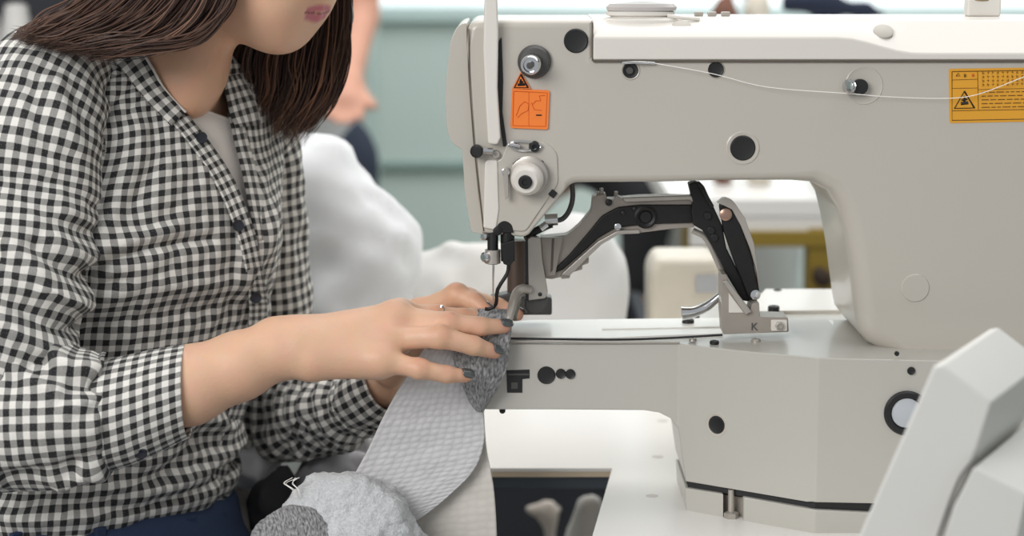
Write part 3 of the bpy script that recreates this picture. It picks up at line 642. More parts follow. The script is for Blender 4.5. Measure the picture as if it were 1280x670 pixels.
def inpoly(x, y, poly):
    r = np.zeros(len(x), bool); n = len(poly)
    for i in range(n):
        x0, y0 = poly[i]; x1, y1 = poly[(i+1) % n]
        c = ((y0 > y) != (y1 > y)) & (x < (x1-x0)*(y-y0)/((y1-y0) if y1 != y0 else 1e-9)+x0); r ^= c
    return r
def grid_faces(nr, nc, wrap):
    i, j = np.meshgrid(np.arange(nr-1), np.arange(nc if wrap else nc-1), indexing='ij'); j2 = (j+1) % nc
    return np.stack([i*nc+j, i*nc+j2, (i+1)*nc+j2, (i+1)*nc+j], -1).reshape(-1, 4)
woman = thing('person', 'woman in a gingham shirt and jeans sewing, both hands on the grey knit', 'person', (P(150, 660, TY).x, TY, 0))
# ---- body
HC = np.array(P(311, -119, .065)); ph, ps = math.radians(20), math.radians(24)
hf = np.array([math.cos(ph)*math.cos(ps), -math.sin(ps)*math.cos(ph), -math.sin(ph)]); hu = np.array([math.cos(ps)*math.sin(ph), -math.sin(ps)*math.sin(ph), math.cos(ph)]); hs = np.cross(hu, hf); hs = hs if hs[1] < 0 else -hs
def H(f, s, u): return HC+hf*f+hs*s+hu*u
HR = [hf, hs, hu]
def Q(x, y, Y): return np.array(P(x, y, Y))
fb = Field((-.62, -.16, .70), (.06, .36, 1.52), .0021)
r = fb.block(np.array([-.62, -.16, .7]), np.array([-.1, .36, TZs[-1]]))
sl, X, Y_, Z = r; zz = np.clip(Z.ravel().astype(float), TZs[0], TZs[-1]); cx, a_, b_ = tors(zz); cx, a_, b_ = (q[None, None, :]-o for q, o in ((cx, 0), (a_, .017), (b_, .017)))
s_ = (X-cx)*SD[0]+(Y_-TY)*SD[1]; f_ = (X-cx)*FD[0]+(Y_-TY)*FD[1]
d = ((np.sqrt((s_/a_)**2+(f_/b_)**2)-1)*b_).astype(np.float32); d = np.maximum(d, (Z-TZs[-1]+.02).astype(np.float32)); fb._mix(sl, d, .01)
# chest under the neckline, neck, shoulders
fb.cone(Q(212, 150, .13), Q(226, 85, .088), .036, .0385, .02); fb.cone(Q(228, 80, .085), H(-.022, 0, -.055), .0385, .042, .02)
fb.cone(Q(238, 118, .06), Q(262, 40, .062), .014, .012, .03)
# head
fb.ell(H(-.012, 0, .035), (.096, .074, .088), .02, HR); fb.ell(H(.035, 0, -.022), (.058, .060, .088), .03, HR)
fb.cone(H(.062, .012, -.092), H(-.002, .056, -.055), .0175, .017, .03); fb.cone(H(.062, -.012, -.092), H(-.002, -.056, -.055), .0175, .017, .03)
fb.ell(H(.070, 0, -.093), (.016, .019, .014), .016, HR); fb.ell(H(.062, .026, -.055), (.03, .026, .034), .03, HR); fb.ell(H(.062, -.026, -.055), (.03, .026, .034), .03, HR)
fb.ell(H(.079, 0, -.062), (.018, .027, .020), .012, HR)           # mouth mound
fb.cone(H(.094, 0, -.0605), H(.086, .017, -.0628), .0052, .0025, .004); fb.cone(H(.094, 0, -.0605), H(.086, -.017, -.0628), .0052, .0025, .004)
fb.cone(H(.0935, 0, -.0705), H(.085, .015, -.066), .0062, .0026, .004); fb.cone(H(.0935, 0, -.0705), H(.085, -.015, -.066), .0062, .0026, .004)
fb.cone(H(.088, 0, .012), H(.112, 0, -.028), .007, .0085, .012); fb.ell(H(.098, .011, -.033), (.010, .007, .007), .006, HR); fb.ell(H(.098, -.011, -.033), (.010, .007, .007), .006, HR)
fb.ell(H(.078, 0, .03), (.014, .05, .012), .02, HR)
for sgn in (1, -1):
    fb.ell(H(.096, sgn*.031, .006), (.014, .018, .010), .01, HR, sub=True); fb.ell(H(.080, sgn*.031, .006), (.010, .014, .008), .006, HR)
    fb.ell(H(-.005, sgn*.074, -.005), (.016, .006, .030), .006, HR); fb.cone(H(.0, sgn*.080, .018), H(-.018, sgn*.084, .010), .004, .004, .003)
    fb.cone(H(-.018, sgn*.084, .010), H(-.006, sgn*.078, -.028), .004, .005, .003)
# near arm, forearm, hand
WR = Q(358, 433, -.055)
fb.chain([Q(40, 150, .0), Q(10, 330, -.03), Q(-25, 520, -.075)], [.045, .042, .036], .02)
fb.chain([Q(-25, 520, -.075), Q(90, 508, -.082), Q(235, 482, -.075), Q(300, 457, -.065), WR], [.034, .035, .0330, .0285, .0225], .01)
fb.chain([Q(345, 428, -.052), Q(372, 424, -.048)], [.0225, .0205], .01); fb.chain([Q(350, 445, -.062), Q(384, 450, -.062)], [.0165, .017], .014)
near = {  # finger: knuckle, PIP, DIP, tip  (px, py, Y) and radii
 'index': ([(500, 393, -.012), (545, 394, -.006), (580, 396, .0), (604, 397, .004)], [.0098, .0086, .0076, .0062]),
 'middle': ([(494, 396, -.030), (560, 404, -.036), (600, 408, -.030), (630, 408, -.018)], [.0105, .0092, .0082, .0064]),
 'ring': ([(484, 424, -.046), (549, 421, -.054), (592, 432, -.046), (618, 440, -.034)], [.0105, .0094, .0084, .0064]),
 'pinky': ([(476, 450, -.060), (524, 461, -.064), (558, 468, -.058), (582, 470, -.050)], [.0100, .0084, .0076, .0060])}
for nm, (pts, rd) in near.items():
    pp = [Q(*p) for p in pts]
    for i in range(3): fb.cone(pp[i], pp[i+1], rd[i], rd[i+1], .0035 if i else .006)
    fb.ell(pp[1], (rd[1]*1.08,)*3, .004); fb.ell(pp[0]+np.array([0, 0, .001]), (rd[0]*1.12,)*3, .008)
    fb.cone(WR+(pp[0]-WR)*.12, pp[0], .0165, rd[0]*1.12, .012)
fb.cone(Q(400, 428, -.04), Q(475, 415, -.028), .0185, .0135, .014); fb.cone(Q(395, 452, -.06), Q(470, 455, -.052), .015, .0125, .012)
fb.chain([Q(385, 445, -.03), Q(440, 446, .0), Q(500, 425, .012), Q(540, 408, .012)], [.018, .0145, .0115, .009], .008)
# far arm and hand
fb.chain([Q(312, 200, .22), Q(330, 350, .24), Q(342, 508, .27)], [.030, .030, .030], .02)
WF = Q(474, 480, .105)
fb.chain([Q(345, 508, .27), Q(410, 505, .18), WF], [.034, .034, .0225], .01)
far = {
 'index': ([(522, 392, .062), (571, 369, .046), (594, 378, .036), (608, 389, .028)], [.0108, .0104, .0088, .0068]),
 'middle': ([(530, 396, .080), (585, 374, .078), (622, 384, .062), (646, 393, .050)], [.0108, .0098, .0086, .0066]),
 'ring': ([(530, 406, .096), (578, 392, .100), (608, 396, .088), (628, 402, .075)], [.0105, .0094, .0082, .0066]),
 'pinky': ([(524, 420, .108), (562, 414, .112), (588, 414, .104), (604, 418, .095)], [.0095, .0084, .0076, .006])}
for nm, (pts, rd) in far.items():
    pp = [Q(*p) for p in pts]
    for i in range(3): fb.cone(pp[i], pp[i+1], rd[i], rd[i+1], .0035)
    fb.ell(pp[1], (rd[1]*1.08,)*3, .004); fb.cone(WF+(pp[0]-WF)*.1, pp[0], .0165, rd[0]*1.15, .012)
fb.chain([Q(490, 462, .075), Q(518, 430, .04), Q(560, 405, .02), Q(592, 397, .014), Q(604, 396, .013)], [.0175, .0125, .0098, .0082, .0062], .006)
# creases at the knuckles (shallow)
V, Fq = fb.mesh(); V = relax(V, Fq, 2, .4); del fb
col = np.tile(np.array(srgb('e3b799')+[1]), (len(V), 1))
def paint(c, r, rgb, amt):
    w = (amt*np.exp(-(np.linalg.norm(V-c, axis=1)/r)**2))[:, None]; col[:, :3] = col[:, :3]*(1-w)+np.array(srgb(rgb))*w
for dct in (near, far):
    for pts, rd in dct.values():
        paint(Q(*pts[3]), .009, 'cf7f6a', .65); paint(Q(*pts[2])+np.array([0, -.005, .006]), .006, 'cc8f76', .5); paint(Q(*pts[1])+np.array([0, -.005, .008]), .009, 'c9886c', .55); paint(Q(*pts[0])+np.array([0, -.006, .008]), .011, 'd39a80', .35)
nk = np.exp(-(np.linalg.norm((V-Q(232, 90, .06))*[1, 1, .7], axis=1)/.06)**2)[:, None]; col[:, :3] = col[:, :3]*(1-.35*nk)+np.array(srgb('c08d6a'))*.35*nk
# lips painted where the lip rolls stand
rel = V-HC; lf, ls, lu = rel@hf, rel@hs, rel@hu
def lipw(u0, hw, th): return np.clip(1.5-np.abs(lu-u0+.0022*(np.abs(ls)/.017)**2*(1 if u0 > -.065 else -1))/th*1.2, 0, 1)*np.clip((hw-np.abs(ls))/.002, 0, 1)*(lf > .075)
lw = np.maximum(lipw(-.0608, .0225, .0042), lipw(-.0700, .0200, .0055))[:, None]; col[:, :3] = col[:, :3]*(1-lw)+np.array(srgb('c4707a'))*lw
cr = ((np.abs(lu+.0655) < .0009)*(np.abs(ls) < .023)*(lf > .08)).astype(float)[:, None]; col[:, :3] = col[:, :3]*(1-cr*.7)+np.array(srgb('5e2c2c'))*cr*.7
bd = from_arrays('body', V, Fq, M['skin'], woman, cols=col)
# fingernails: small curved plates seated on the last joint
def nail(tip, dip, up, r, w=1.0, L=.0105):
    ax = (tip-dip)/np.linalg.norm(tip-dip); n = up-ax*(up@ax); n /= np.linalg.norm(n); s = np.cross(ax, n); bm = bmesh.new(); rows = []
    for i in range(7):
        t = i/6; x = (-.55+t*1.15)*L; hw = r*.80*w*math.sqrt(max(.06, 1-((t-.5)/.56)**4)); row = []
        for j in range(7):
            a = (j/6-.5)*2; lat = a*hw; hgt = math.sqrt(max(0, (r*1.0)**2-lat**2))+.0009-.0016*max(0, t-.6)**2*6
            row.append(bm.verts.new(tip+ax*x+s*lat+n*hgt))
        rows.append(row)
    for a, b in zip(rows, rows[1:]):
        for j in range(6): bm.faces.new((a[j], a[j+1], b[j+1], b[j]))
    o = finish('fingernail', bm, M['nail'], woman, 0, smooth=None); sd = o.modifiers.new('s', 'SOLIDIFY'); sd.thickness = .0006; sd.offset = 0
for nm, up in (('middle', (.1, -.62, .80)), ('ring', (.1, -.66, .74)), ('pinky', (.1, -.72, .70)), ('index', (.1, -.3, .95))):
    pts, rd = near[nm]; nail(Q(*pts[3]), Q(*pts[2]), np.array(up), rd[3]*1.02)
pts, rd = far['index']; nail(Q(*pts[3]), Q(*pts[2]), np.array((.5, .5, .7)), rd[3])
nail(Q(604, 396, .013), Q(592, 397, .014), np.array((.1, -.2, 1.)), .0062); pts, rd = far['middle']; nail(Q(*pts[3]), Q(*pts[2]), np.array((.5, .3, .8)), rd[3])
# eyes
for sgn in (1, -1): 
    e = lathe('eyeball', Vector(H(.0775, sgn*.031, .006)), [(0, -.0118)]+[(.0118*math.sin(t), -.0118*math.cos(t)) for t in np.linspace(.2, 3.0, 14)]+[(0, .0118)], mat('eye_white', srgb('e8e2dc'), .1), woman, tuple(hf-.25*hu), 24)
    lathe('iris', Vector(H(.0775, sgn*.031, .006)), [(.0055, .0106), (.0045, .0116), (0, .0121)], mat('brown_iris', srgb('3a2417'), .1), e, tuple(hf-.25*hu), 20)
    tube('eyebrow', [H(.094, sgn*.016, .026), H(.092, sgn*.032, .032), H(.078, sgn*.050, .028)], [.0022, .003, .001], mat('eyebrow_hair', srgb('2c1d16'), .8), woman, 8, 4)
# ---- shirt torso
zt0, zt1 = P(0, 664, TY).z, TZs[-1]
nz_, nc_ = 420, 640
zs = np.linspace(zt0, zt1, nz_); phis = np.linspace(-PI, PI, nc_, endpoint=False)
PH, ZZ = np.meshgrid(phis, zs); PH = PH.ravel(); ZZ = ZZ.ravel()
V = torso_pt(PH, ZZ); Fq = grid_faces(nz_, nc_, True)
# uv: arc length up each column, arc around
G = V.reshape(nz_, nc_, 3); seg = np.linalg.norm(np.diff(G, axis=0), axis=2); vv = np.concatenate([np.zeros((1, nc_)), np.cumsum(seg, 0)]); ib = np.argmin(abs(zs-P(0, 400, TY).z)); vv = (vv-vv[ib]).ravel()
wz = np.clip((ZZ-P(0, 260, TY).z)/(P(0, 150, TY).z-P(0, 260, TY).z), 0, 1); wz = wz*wz*(3-2*wz)
aa = cubic(ZZ, TZs, TAs); us = 1.12*aa*np.sin(PH)+.02*(np.sin(PH)**3); ut = .132*PH; uu = ut*(1-wz)+us*wz; UV = np.stack([uu+.12*0, vv], 1)
# folds
NN = -normals(V, Fq)
def Pl(*pts): return [P(x, y, .04) for x, y in pts]
front = (NN[:, 1] < .15)
D = .0030*vnoise(np.stack([PH*3.0, ZZ*16, PH*0], 1), 1)+.0026*vnoise(np.stack([PH*7+ZZ*26, ZZ*24, PH*0], 1), 2)+.0012*vnoise(np.stack([PH*16+ZZ*30, ZZ*60, PH*0], 1), 5)
def fold(pts, amp, w):
    global D
    d = seg_dist(V, Pl(*pts)); D = D+front*amp*1.0*np.exp(-(d/w)**2)
for pts, amp, w in [
    ([(118, 330), (150, 315), (200, 300), (260, 300)], -.005, .006), ([(118, 312), (160, 296), (215, 284)], .005, .007),
    ([(115, 300), (140, 250), (150, 190), (140, 130)], -.004, .008), ([(135, 300), (165, 230), (175, 160)], .004, .009),
    ([(100, 240), (120, 170), (110, 110)], .004, .008), ([(85, 200), (96, 140), (80, 90)], -.004, .007),
    ([(180, 240), (200, 190), (195, 140)], -.0022, .007), ([(215, 250), (235, 200)], .0022, .007),
    ([(120, 360), (200, 350), (290, 360)], .003, .009), ([(125, 395), (220, 385), (310, 395)], -.0035, .009), ([(120, 345), (170, 338)], -.004, .005),
    ([(305, 300), (300, 380), (310, 460)], .003, .008), ([(290, 300), (283, 380)], -.003, .007),
    ([(140, 600), (200, 612), (250, 600), (285, 570)], .006, .007), ([(100, 622), (180, 630), (250, 622), (290, 598)], -.006, .006), ([(60, 610), (130, 615), (200, 596), (240, 560)], -.005, .006),
    ([(240, 520), (268, 560), (262, 600)], .007, .006), ([(262, 510), (284, 552), (280, 595), (250, 612)], -.008, .0055), ([(282, 500), (300, 550), (298, 600)], .006, .006),
    ([(0, 620), (60, 634), (120, 630)], .005, .007), ([(180, 580), (220, 575), (250, 590)], .004, .006)]: fold(pts, amp, w)
# the shirt blouses out over the waistband
zb_ = P(0, 600, TY).z; D += .010*np.exp(-((ZZ-zb_)/.020)**2)-.004*np.clip((P(0, 636, TY).z-ZZ)/.01, 0, 1)
D = np.where(D < 0, np.maximum(D, -.009), D); V = V+NN*D[:, None]
px, py = proj(V[Fq].mean(1)); fr = (NN[Fq[:, 0], 1] < .2)
VOPEN = [(150, 35), (176, 64), (201, 108), (231, 139), (262, 184), (290, 231), (317, 290), (313, 262), (306, 215), (297, 180), (287, 146), (281, 105), (275, 40)]
keep = ~(inpoly(px, py, VOPEN) & fr)
shirt = from_arrays('shirt', V, Fq[keep], M['gingham'], woman, uv=UV); sd = shirt.modifiers.new('s', 'SOLIDIFY'); sd.thickness = .0012; sd.offset = -1
# undershirt
V2 = torso_pt(PH, ZZ, -.0025); px, py = proj(V2[Fq].mean(1))
TEE = [(195, 88), (215, 108), (243, 130), (265, 142), (288, 149), (300, 152), (318, 272), (296, 262), (240, 190), (150, 70)]
k2 = inpoly(px, py, TEE) & fr
from_arrays('undershirt', V2, Fq[k2], M['tee'], woman)
tube('undershirt_neckband', [hit(x, y, -.0035) for x, y in ((186, 76), (198, 92), (216, 110), (243, 131), (265, 143), (288, 150))], .0022, M['tee'], woman, 8, 5)
def strip(name, A, B, m, off=.003, off2=None, parent=woman, n=24, k=6, seed=0, wav=.0008, rot=(1, 0), uvo=(0, 0)):
    """cloth strip laid on the torso between two image polylines"""
    off2 = off if off2 is None else off2
    a = catmull([hit(x, y, off) for x, y in A], n//(len(A)-1)); b = catmull([hit(x, y, off2) for x, y in B], n//(len(B)-1)); m_ = min(len(a), len(b)); a = a[:m_]; b = b[:m_]
    t = np.linspace(0, 1, k+1)[None, :, None]; G = a[:, None]*(1-t)+b[:, None]*t
    G = G+np.array([0, -1, .2])*(np.sin(np.linspace(0, PI, k+1))*.0016)[None, :, None]
    Vx = G.reshape(-1, 3); Vx = Vx+np.array([0, -1, 0])*(wav*vnoise(Vx*90, seed))[:, None]
    ln_ = np.concatenate([[0], np.cumsum(np.linalg.norm(np.diff(a, axis=0), axis=1))]); w = np.linalg.norm(b-a, axis=1).mean()
    U = np.stack(np.meshgrid(ln_, np.linspace(0, w, k+1), indexing='ij'), -1).reshape(-1, 2)+np.array(uvo)
    if rot == (0, 1): U = U[:, ::-1]
    o = from_arrays(name, Vx, grid_faces(m_, k+1, False), m, parent, uv=U); s = o.modifiers.new('s', 'SOLIDIFY'); s.thickness = .0016; s.offset = 0; return o
strip('placket', [(231, 139), (265, 182), (294, 228), (318, 290), (330, 350), (333, 400), (316, 480), (292, 560), (280, 625)], [(212, 150), (246, 192), (274, 238), (298, 298), (309, 352), (312, 402), (298, 480), (274, 558), (262, 622)], M['gingham'], .0055, .004)
strip('placket', [(285, 140), (294, 180), (303, 215), (312, 262), (320, 300)], [(300, 136), (310, 178), (320, 215), (329, 262), (334, 300)], M['gingham'], .004, .002)
strip('collar', [(160, 45), (178, 66), (203, 108), (232, 140)], [(128, 62), (150, 86), (180, 122), (214, 158)], M['gingham'], .010, .005, wav=.0015, n=30)
strip('collar', [(279, 98), (283, 120), (289, 145), (296, 160)], [(300, 92), (312, 112), (322, 135), (326, 156)], M['gingham'], .008, .004, wav=.0012)
tube('collar_edge', [hit(x, y, .0105) for x, y in ((165, 50), (178, 66), (192, 88), (203, 108), (218, 126), (232, 140))], .0013, M['tee'], woman, 6, 5)
for x, y in ((252, 172), (298, 282), (320, 372)):
    c = hit(x, y, .0085); b_ = lathe('button', Vector(c), [(.0052, -.002), (.0055, .0003), (.005, .0014), (.0036, .0008), (0, .0008)], M['btn'], woman, (.45, -.88, .1), 24)
# ---- sleeves
def sleeve(name, path, rad, m, parent=woman, n=96, dens=14, seed=0, flat=None, folds=(), amp=1., uo=0., cap_in=True, solid=True, period_fold=0., uscale=None, fixT=None):
    C = catmull(path, dens); N = len(C); R = np.interp(np.linspace(0, len(path)-1, N), range(len(path)), rad)
    T = np.gradient(C, axis=0); T /= np.linalg.norm(T, axis=1)[:, None]; 
    if fixT is not None: T = T*.25+np.array(fixT)*.75; T /= np.linalg.norm(T, axis=1)[:, None]
    s = np.cross(T[0], [0, 1, 0]); s /= np.linalg.norm(s); S_ = []
    for t in T: s = s-t*(s@t); s /= np.linalg.norm(s); S_.append(s)
    S_ = np.array(S_); U_ = np.cross(T, S_); L = np.concatenate([[0], np.cumsum(np.linalg.norm(np.diff(C, axis=0), axis=1))])
    th = np.linspace(0, 2*PI, n, endpoint=False); TH, II = np.meshgrid(th, np.arange(N)); LL = L[II]
    q = np.stack([np.cos(TH).ravel()*1.6, np.sin(TH).ravel()*1.6, LL.ravel()*28], 1)
    d = amp*(.0030*vnoise(q, seed)+.0022*vnoise(q*np.array([1.6, 1.6, 1.9])+5, seed+1)+.0010*vnoise(q*np.array([3.2, 3.2, 3.4])+9, seed+2)).reshape(N, n)
    if period_fold: d += period_fold*np.sin(LL*260+2*np.sin(TH)+1.3*np.cos(2*TH))
    rr = R[:, None]+d; f = 1. if flat is None else flat
    V = C[:, None]+S_[:, None]*(np.cos(TH)*rr)[..., None]+U_[:, None]*(np.sin(TH)*rr*f)[..., None]; V = V.reshape(-1, 3)
    if folds:
        Nn = normals(V, grid_faces(N, n, True)); sgn = 1 if np.mean(np.sum(Nn*(V-np.repeat(C, n, 0)), 1)) > 0 else -1; Nn *= sgn
        fr_ = (Nn[:, 1] < .2)
        for pts, am, w in folds:
            dd = seg_dist(V, [P(x, y, -.1) for x, y in pts]); V = V+Nn*(fr_*am*1.3*np.exp(-(dd/w)**2))[:, None]
    rm = np.mean(R) if uscale is None else uscale
    # seam placed at the far side; duplicate column so the pattern does not smear
    V = V.reshape(N, n, 3); V = np.concatenate([V, V[:, :1]], 1); th2 = np.append(th, 2*PI); A, B = np.meshgrid(th2, L); UVs = np.stack([A*rm+uo, B], -1).reshape(-1, 2)
    o = from_arrays(name, V.reshape(-1, 3), grid_faces(N, n+1, False), m, parent, uv=UVs)
    if solid: sd = o.modifiers.new('s', 'SOLIDIFY'); sd.thickness = .0014; sd.offset = 0
    return o
sleeve('sleeve', [Q(95, 90, .06), Q(62, 112, .03), Q(38, 170, .0), Q(24, 250, -.02), Q(16, 330, -.04), Q(2, 410, -.06), Q(-18, 480, -.075)], [.045, .060, .066, .066, .065, .064, .062], M['gingham'], seed=11, dens=22,
    folds=[([(60, 300), (90, 330), (118, 352)], .005, .006), ([(40, 310), (80, 350), (112, 380)], -.005, .006), ([(10, 330), (60, 370), (110, 410)], .006, .007), ([(0, 360), (50, 400), (100, 432)], -.006, .006), ([(0, 395), (40, 425), (70, 445)], .006, .007),
           ([(70, 130), (100, 200), (108, 280)], -.003, .006), ([(48, 110), (80, 190), (92, 260)], .003, .006), ([(20, 110), (50, 200)], -.003, .006), ([(0, 300), (40, 330), (90, 385)], .004, .005), ([(0, 320), (50, 355)], -.004, .005), ([(60, 250), (100, 300)], .003, .005), ([(0, 230), (40, 260), (90, 300)], -.003, .007)], amp=1.3)
sleeve('sleeve', [Q(-70, 520, -.085), Q(-20, 525, -.085), Q(30, 524, -.085), Q(80, 522, -.085), Q(118, 521, -.083), Q(132, 520, -.082)], [.052, .062, .062, .060, .055, .048], M['gingham'], seed=31, dens=22, amp=1.2, uscale=.055,
    folds=[([(60, 440), (90, 455), (128, 462)], .007, .005), ([(40, 452), (85, 470), (128, 478)], -.006, .005), ([(0, 450), (50, 462), (80, 480)], .005, .006), ([(95, 500), (128, 490)], .004, .005), ([(20, 585), (80, 575), (125, 560)], -.004, .007), ([(80, 600), (110, 585), (128, 588)], .005, .005)])
cf = sleeve('cuff', [Q(126, 522, -.083), Q(160, 513, -.082), Q(200, 500, -.079), Q(234, 489, -.076)], [.0480, .0465, .0435, .0400], M['gingham'], seed=41, dens=16, amp=.25, uscale=.047, fixT=(1, 0, -.06))
bm = bmesh.new(); cc = np.array(Q(234, 488, -.076)); 
lathe('button', Vector(Q(176, 566, -.112)), [(.0052, -.001), (.0056, .001), (.005, .002), (.0035, .0013), (0, .0013)], M['btn'], cf, (0, -.85, -.5), 24)
sleeve('sleeve', [Q(285, 150, .19), Q(318, 175, .225), Q(329, 250, .235), Q(333, 330, .24), Q(336, 410, .25), Q(338, 490, .26), Q(338, 540, .265)], [.036, .043, .041, .042, .042, .044, .042], M['gingham'], seed=51, dens=18, amp=1., folds=[([(345, 180), (362, 260), (368, 330)], .004, .006), ([(350, 300), (360, 380)], -.005, .006)])
sleeve('sleeve', [Q(330, 505, .275), Q(362, 520, .24), Q(395, 516, .20), Q(425, 508, .16), Q(450, 500, .13), Q(470, 492, .11)], [.044, .046, .044, .041, .036, .031], M['gingham'], seed=61, dens=20, amp=1.7, period_fold=.0022)
sleeve('cuff', [Q(398, 515, .175), Q(412, 530, .168), Q(418, 548, .165), Q(420, 562, .163)], [.034, .030, .018, .004], M['gingham'], seed=71, dens=12, amp=1.2, period_fold=.0015)
sleeve('cuff', [Q(440, 507, .125), Q(455, 500, .11), Q(472, 490, .10), Q(482, 484, .095)], [.026, .030, .029, .0265], M['gingham'], seed=81, dens=12, amp=.8)
# ---- jeans
def hips(zv, k=0.0):
    return torso_pt(phis, np.full(nc_, zv), k)
rows = []
for t in np.linspace(0, 1, 14):
    rr_ = []; 
    z0 = P(0, 642, TY).z-t*.034; ring = torso_pt(phis, np.full(nc_, z0), .0055+(.001*math.sin(t*PI))); ring[:, 2] += .02*(ring[:, 0]-P(150, 640, TY).x)/.14*.35; rows.append(ring)
wb = from_arrays('waistband', np.concatenate(rows), grid_faces(14, nc_, True), M['denim'], woman); sd = wb.modifiers.new('s', 'SOLIDIFY'); sd.thickness = .003; sd.offset = 0
jf = Field((-.62, -.35, .02), (.12, .34, .76), .006); hc = Q(124, 700, TY)
for kx in (-1, 1):
    hp = np.array([hc[0], TY, .60])+SD*.08*kx; kn = hp+FD*.40+np.array([0, 0, -.05]); an = kn+np.array([.0, 0, -.46]); an[2] = .09
    jf.chain([hp, kn], [.105, .065], .04); jf.chain([kn, an], [.062, .045], .03)
jf.ell((hc[0], TY, .66), (.125, .145, .11), .04, [FD, SD, np.array([0, 0, 1.])]); jf.ell((hc[0], TY, .72), (.103, .147, .045), .03, [FD, SD, np.array([0, 0, 1.])])
V, Fq = jf.mesh(); from_arrays('jeans', V, Fq, M['denim'], woman)
for kx in (-1, 1):
    hp = np.array([hc[0], TY, .60])+SD*.08*kx; an = hp+FD*.40
    bm = bmesh.new(); add_lathe(bm, (0, 0, 0), [(0, -.02), (.035, -.018), (.048, 0), (.045, .025), (.03, .05), (0, .06)], (0, 0, 1), 24, 2.4, 1)
    bmesh.ops.rotate(bm, verts=bm.verts, matrix=Matrix.Rotation(-.78, 3, 'Z')); bmesh.ops.translate(bm, verts=bm.verts, vec=(an[0]+.035, an[1]-.035, .03)); finish('shoe', bm, M['black'], woman)
def loop_at(x, y):
    a, b = hit(x, y+12, .008), hit(x+1, y+36, .009); m_ = (np.array(a)+np.array(b))/2
    box('belt_loop', Vector(m_), (.011, .006, .034), M['denim'], woman, .0015, Matrix.Rotation(.8, 3, 'Z'))
for x, y in ((20, 664), (125, 657), (238, 643), (276, 636)): loop_at(x, y)
stitch = mat('tan_stitching', srgb('a08866'), .8)
tube('stitching', [hit(x, y, .0075) for x, y in ((252, 662), (262, 660), (272, 657))], .0007, stitch, woman, 5, 3)
# ---- hair
hfld = Field((-.62, -.1, 1.0), (.0, .34, 1.56), .004)
hfld.ell(H(-.020, 0, .045), (.108, .088, .098), .02, HR); hfld.ell(H(-.045, 0, -.01), (.085, .086, .09), .03, HR)
hfld.ell(H(.085, 0, -.02), (.06, .058, .085), .01, HR, sub=True)
def LG(t, j=0., dy=0.):   # near-side hair sweeping back over the shoulder
    return [H(-.02-.03*(1-t), .062, .10-.01*j), H(-.03+.03*t-.04*(1-t), .088, .03), Q(150+142*t, -45+j, .0+dy), Q(98+190*t-6*j*0, 4+6*t+j, -.012+dy), Q(60+188*t, 26+24*t+j, -.022+dy), Q(34+150*t, 40+24*t+j*.6, -.030+dy), Q(14+112*t, 47+26*t+j*.4, -.034+dy)]
def RG(t, j=0., dy=0.):   # far-side hair hanging behind the jaw
    return [H(-.01+.03*t, -.06, .10), H(.01+.035*t, -.085, .03), Q(300+134*t, -55, .13+dy), Q(288+147*t, 20, .135+dy), Q(276+156*t-6*math.sin(PI*t), 75, .14+dy), Q(272+146*t, 100+22*math.sin(PI*t*.5)+j*.3, .14+dy), Q(278+100*t, 108+62*min(1, t*1.35)+j, .14+dy)]
for t in (0.06, .2, .34, .48, .62, .76, .88):
    g = LG(t, 0, .020); hfld.chain([g[0], g[1], g[2], g[3], g[4], g[5]], [.014, .015, .013, .010, .007, .004], .012)
for t in (.06, .22, .4, .58, .76, .92):
    g = RG(t, -8, .012); hfld.chain(g[:6], [.012, .014, .013, .012, .010, .006], .012)
    g = RG(t, -8, .035); hfld.chain(g[:6], [.012, .014, .013, .012, .010, .006], .012)
V, Fq = hfld.mesh(); V = relax(V, Fq, 3, .5)
hcol = np.tile(np.array(srgb('271a15')+[1]), (len(V), 1)); hair = from_arrays('hair', V, Fq, M['hair'], woman, cols=hcol)
SV, SF, SC = [], [], []; R3 = random.Random(5)
def strand(pts, r, c0, c1, n=7):
    C = catmull(pts, n); N = len(C); T = np.gradient(C, axis=0); T /= np.linalg.norm(T, axis=1)[:, None]; s = np.cross(T, [.3, -1, .2]); s /= np.linalg.norm(s, axis=1)[:, None]; u = np.cross(T, s)
    base = len(SV)*0+sum(len(v) for v in SV); rr = r*np.clip(np.minimum(1, (N-1-np.arange(N))/(N*.22)), .12, 1)
    ring = [C+s*(math.cos(a)*rr)[:, None]+u*(math.sin(a)*rr*.6)[:, None] for a in (0, 2.094, 4.188)]
    V = np.stack(ring, 1).reshape(-1, 3); SV.append(V); SF.append(grid_faces(N, 3, True)+strand.base); strand.base += len(V)
    t = np.linspace(0, 1, N)[:, None]; c = np.array(c0)*(1-t)+np.array(c1)*t; SC.append(np.repeat(np.concatenate([c, np.ones((N, 1))], 1), 3, 0))
strand.base = 0
for i in range(1500):
    t = R3.random(); lay = R3.random(); ph_ = R3.random()*6
    g = [np.array(p) for p in LG(min(1.01, max(-.02, t+R3.gauss(0, .015))), R3.gauss(0, 3), -.012+.03*lay)]
    clump = math.sin(t*34)*.5+math.sin(t*71+1)*.5
    for k in range(2, 7): g[k] = g[k]+np.array([R3.gauss(0, .0012)*k*.4, -.004*clump*(lay < .6), R3.gauss(0, .0012)*k*.4+.002*clump])
    if R3.random() < .35: g = g[:6]
    br = R3.random()*.55+.45*max(0, clump)
    a = np.array(srgb('2b1c17')); b = np.array(srgb('9a7460')); cc = a+(b-a)*br**1.9; strand(g, R3.uniform(.0005, .0011), cc*.8, cc)
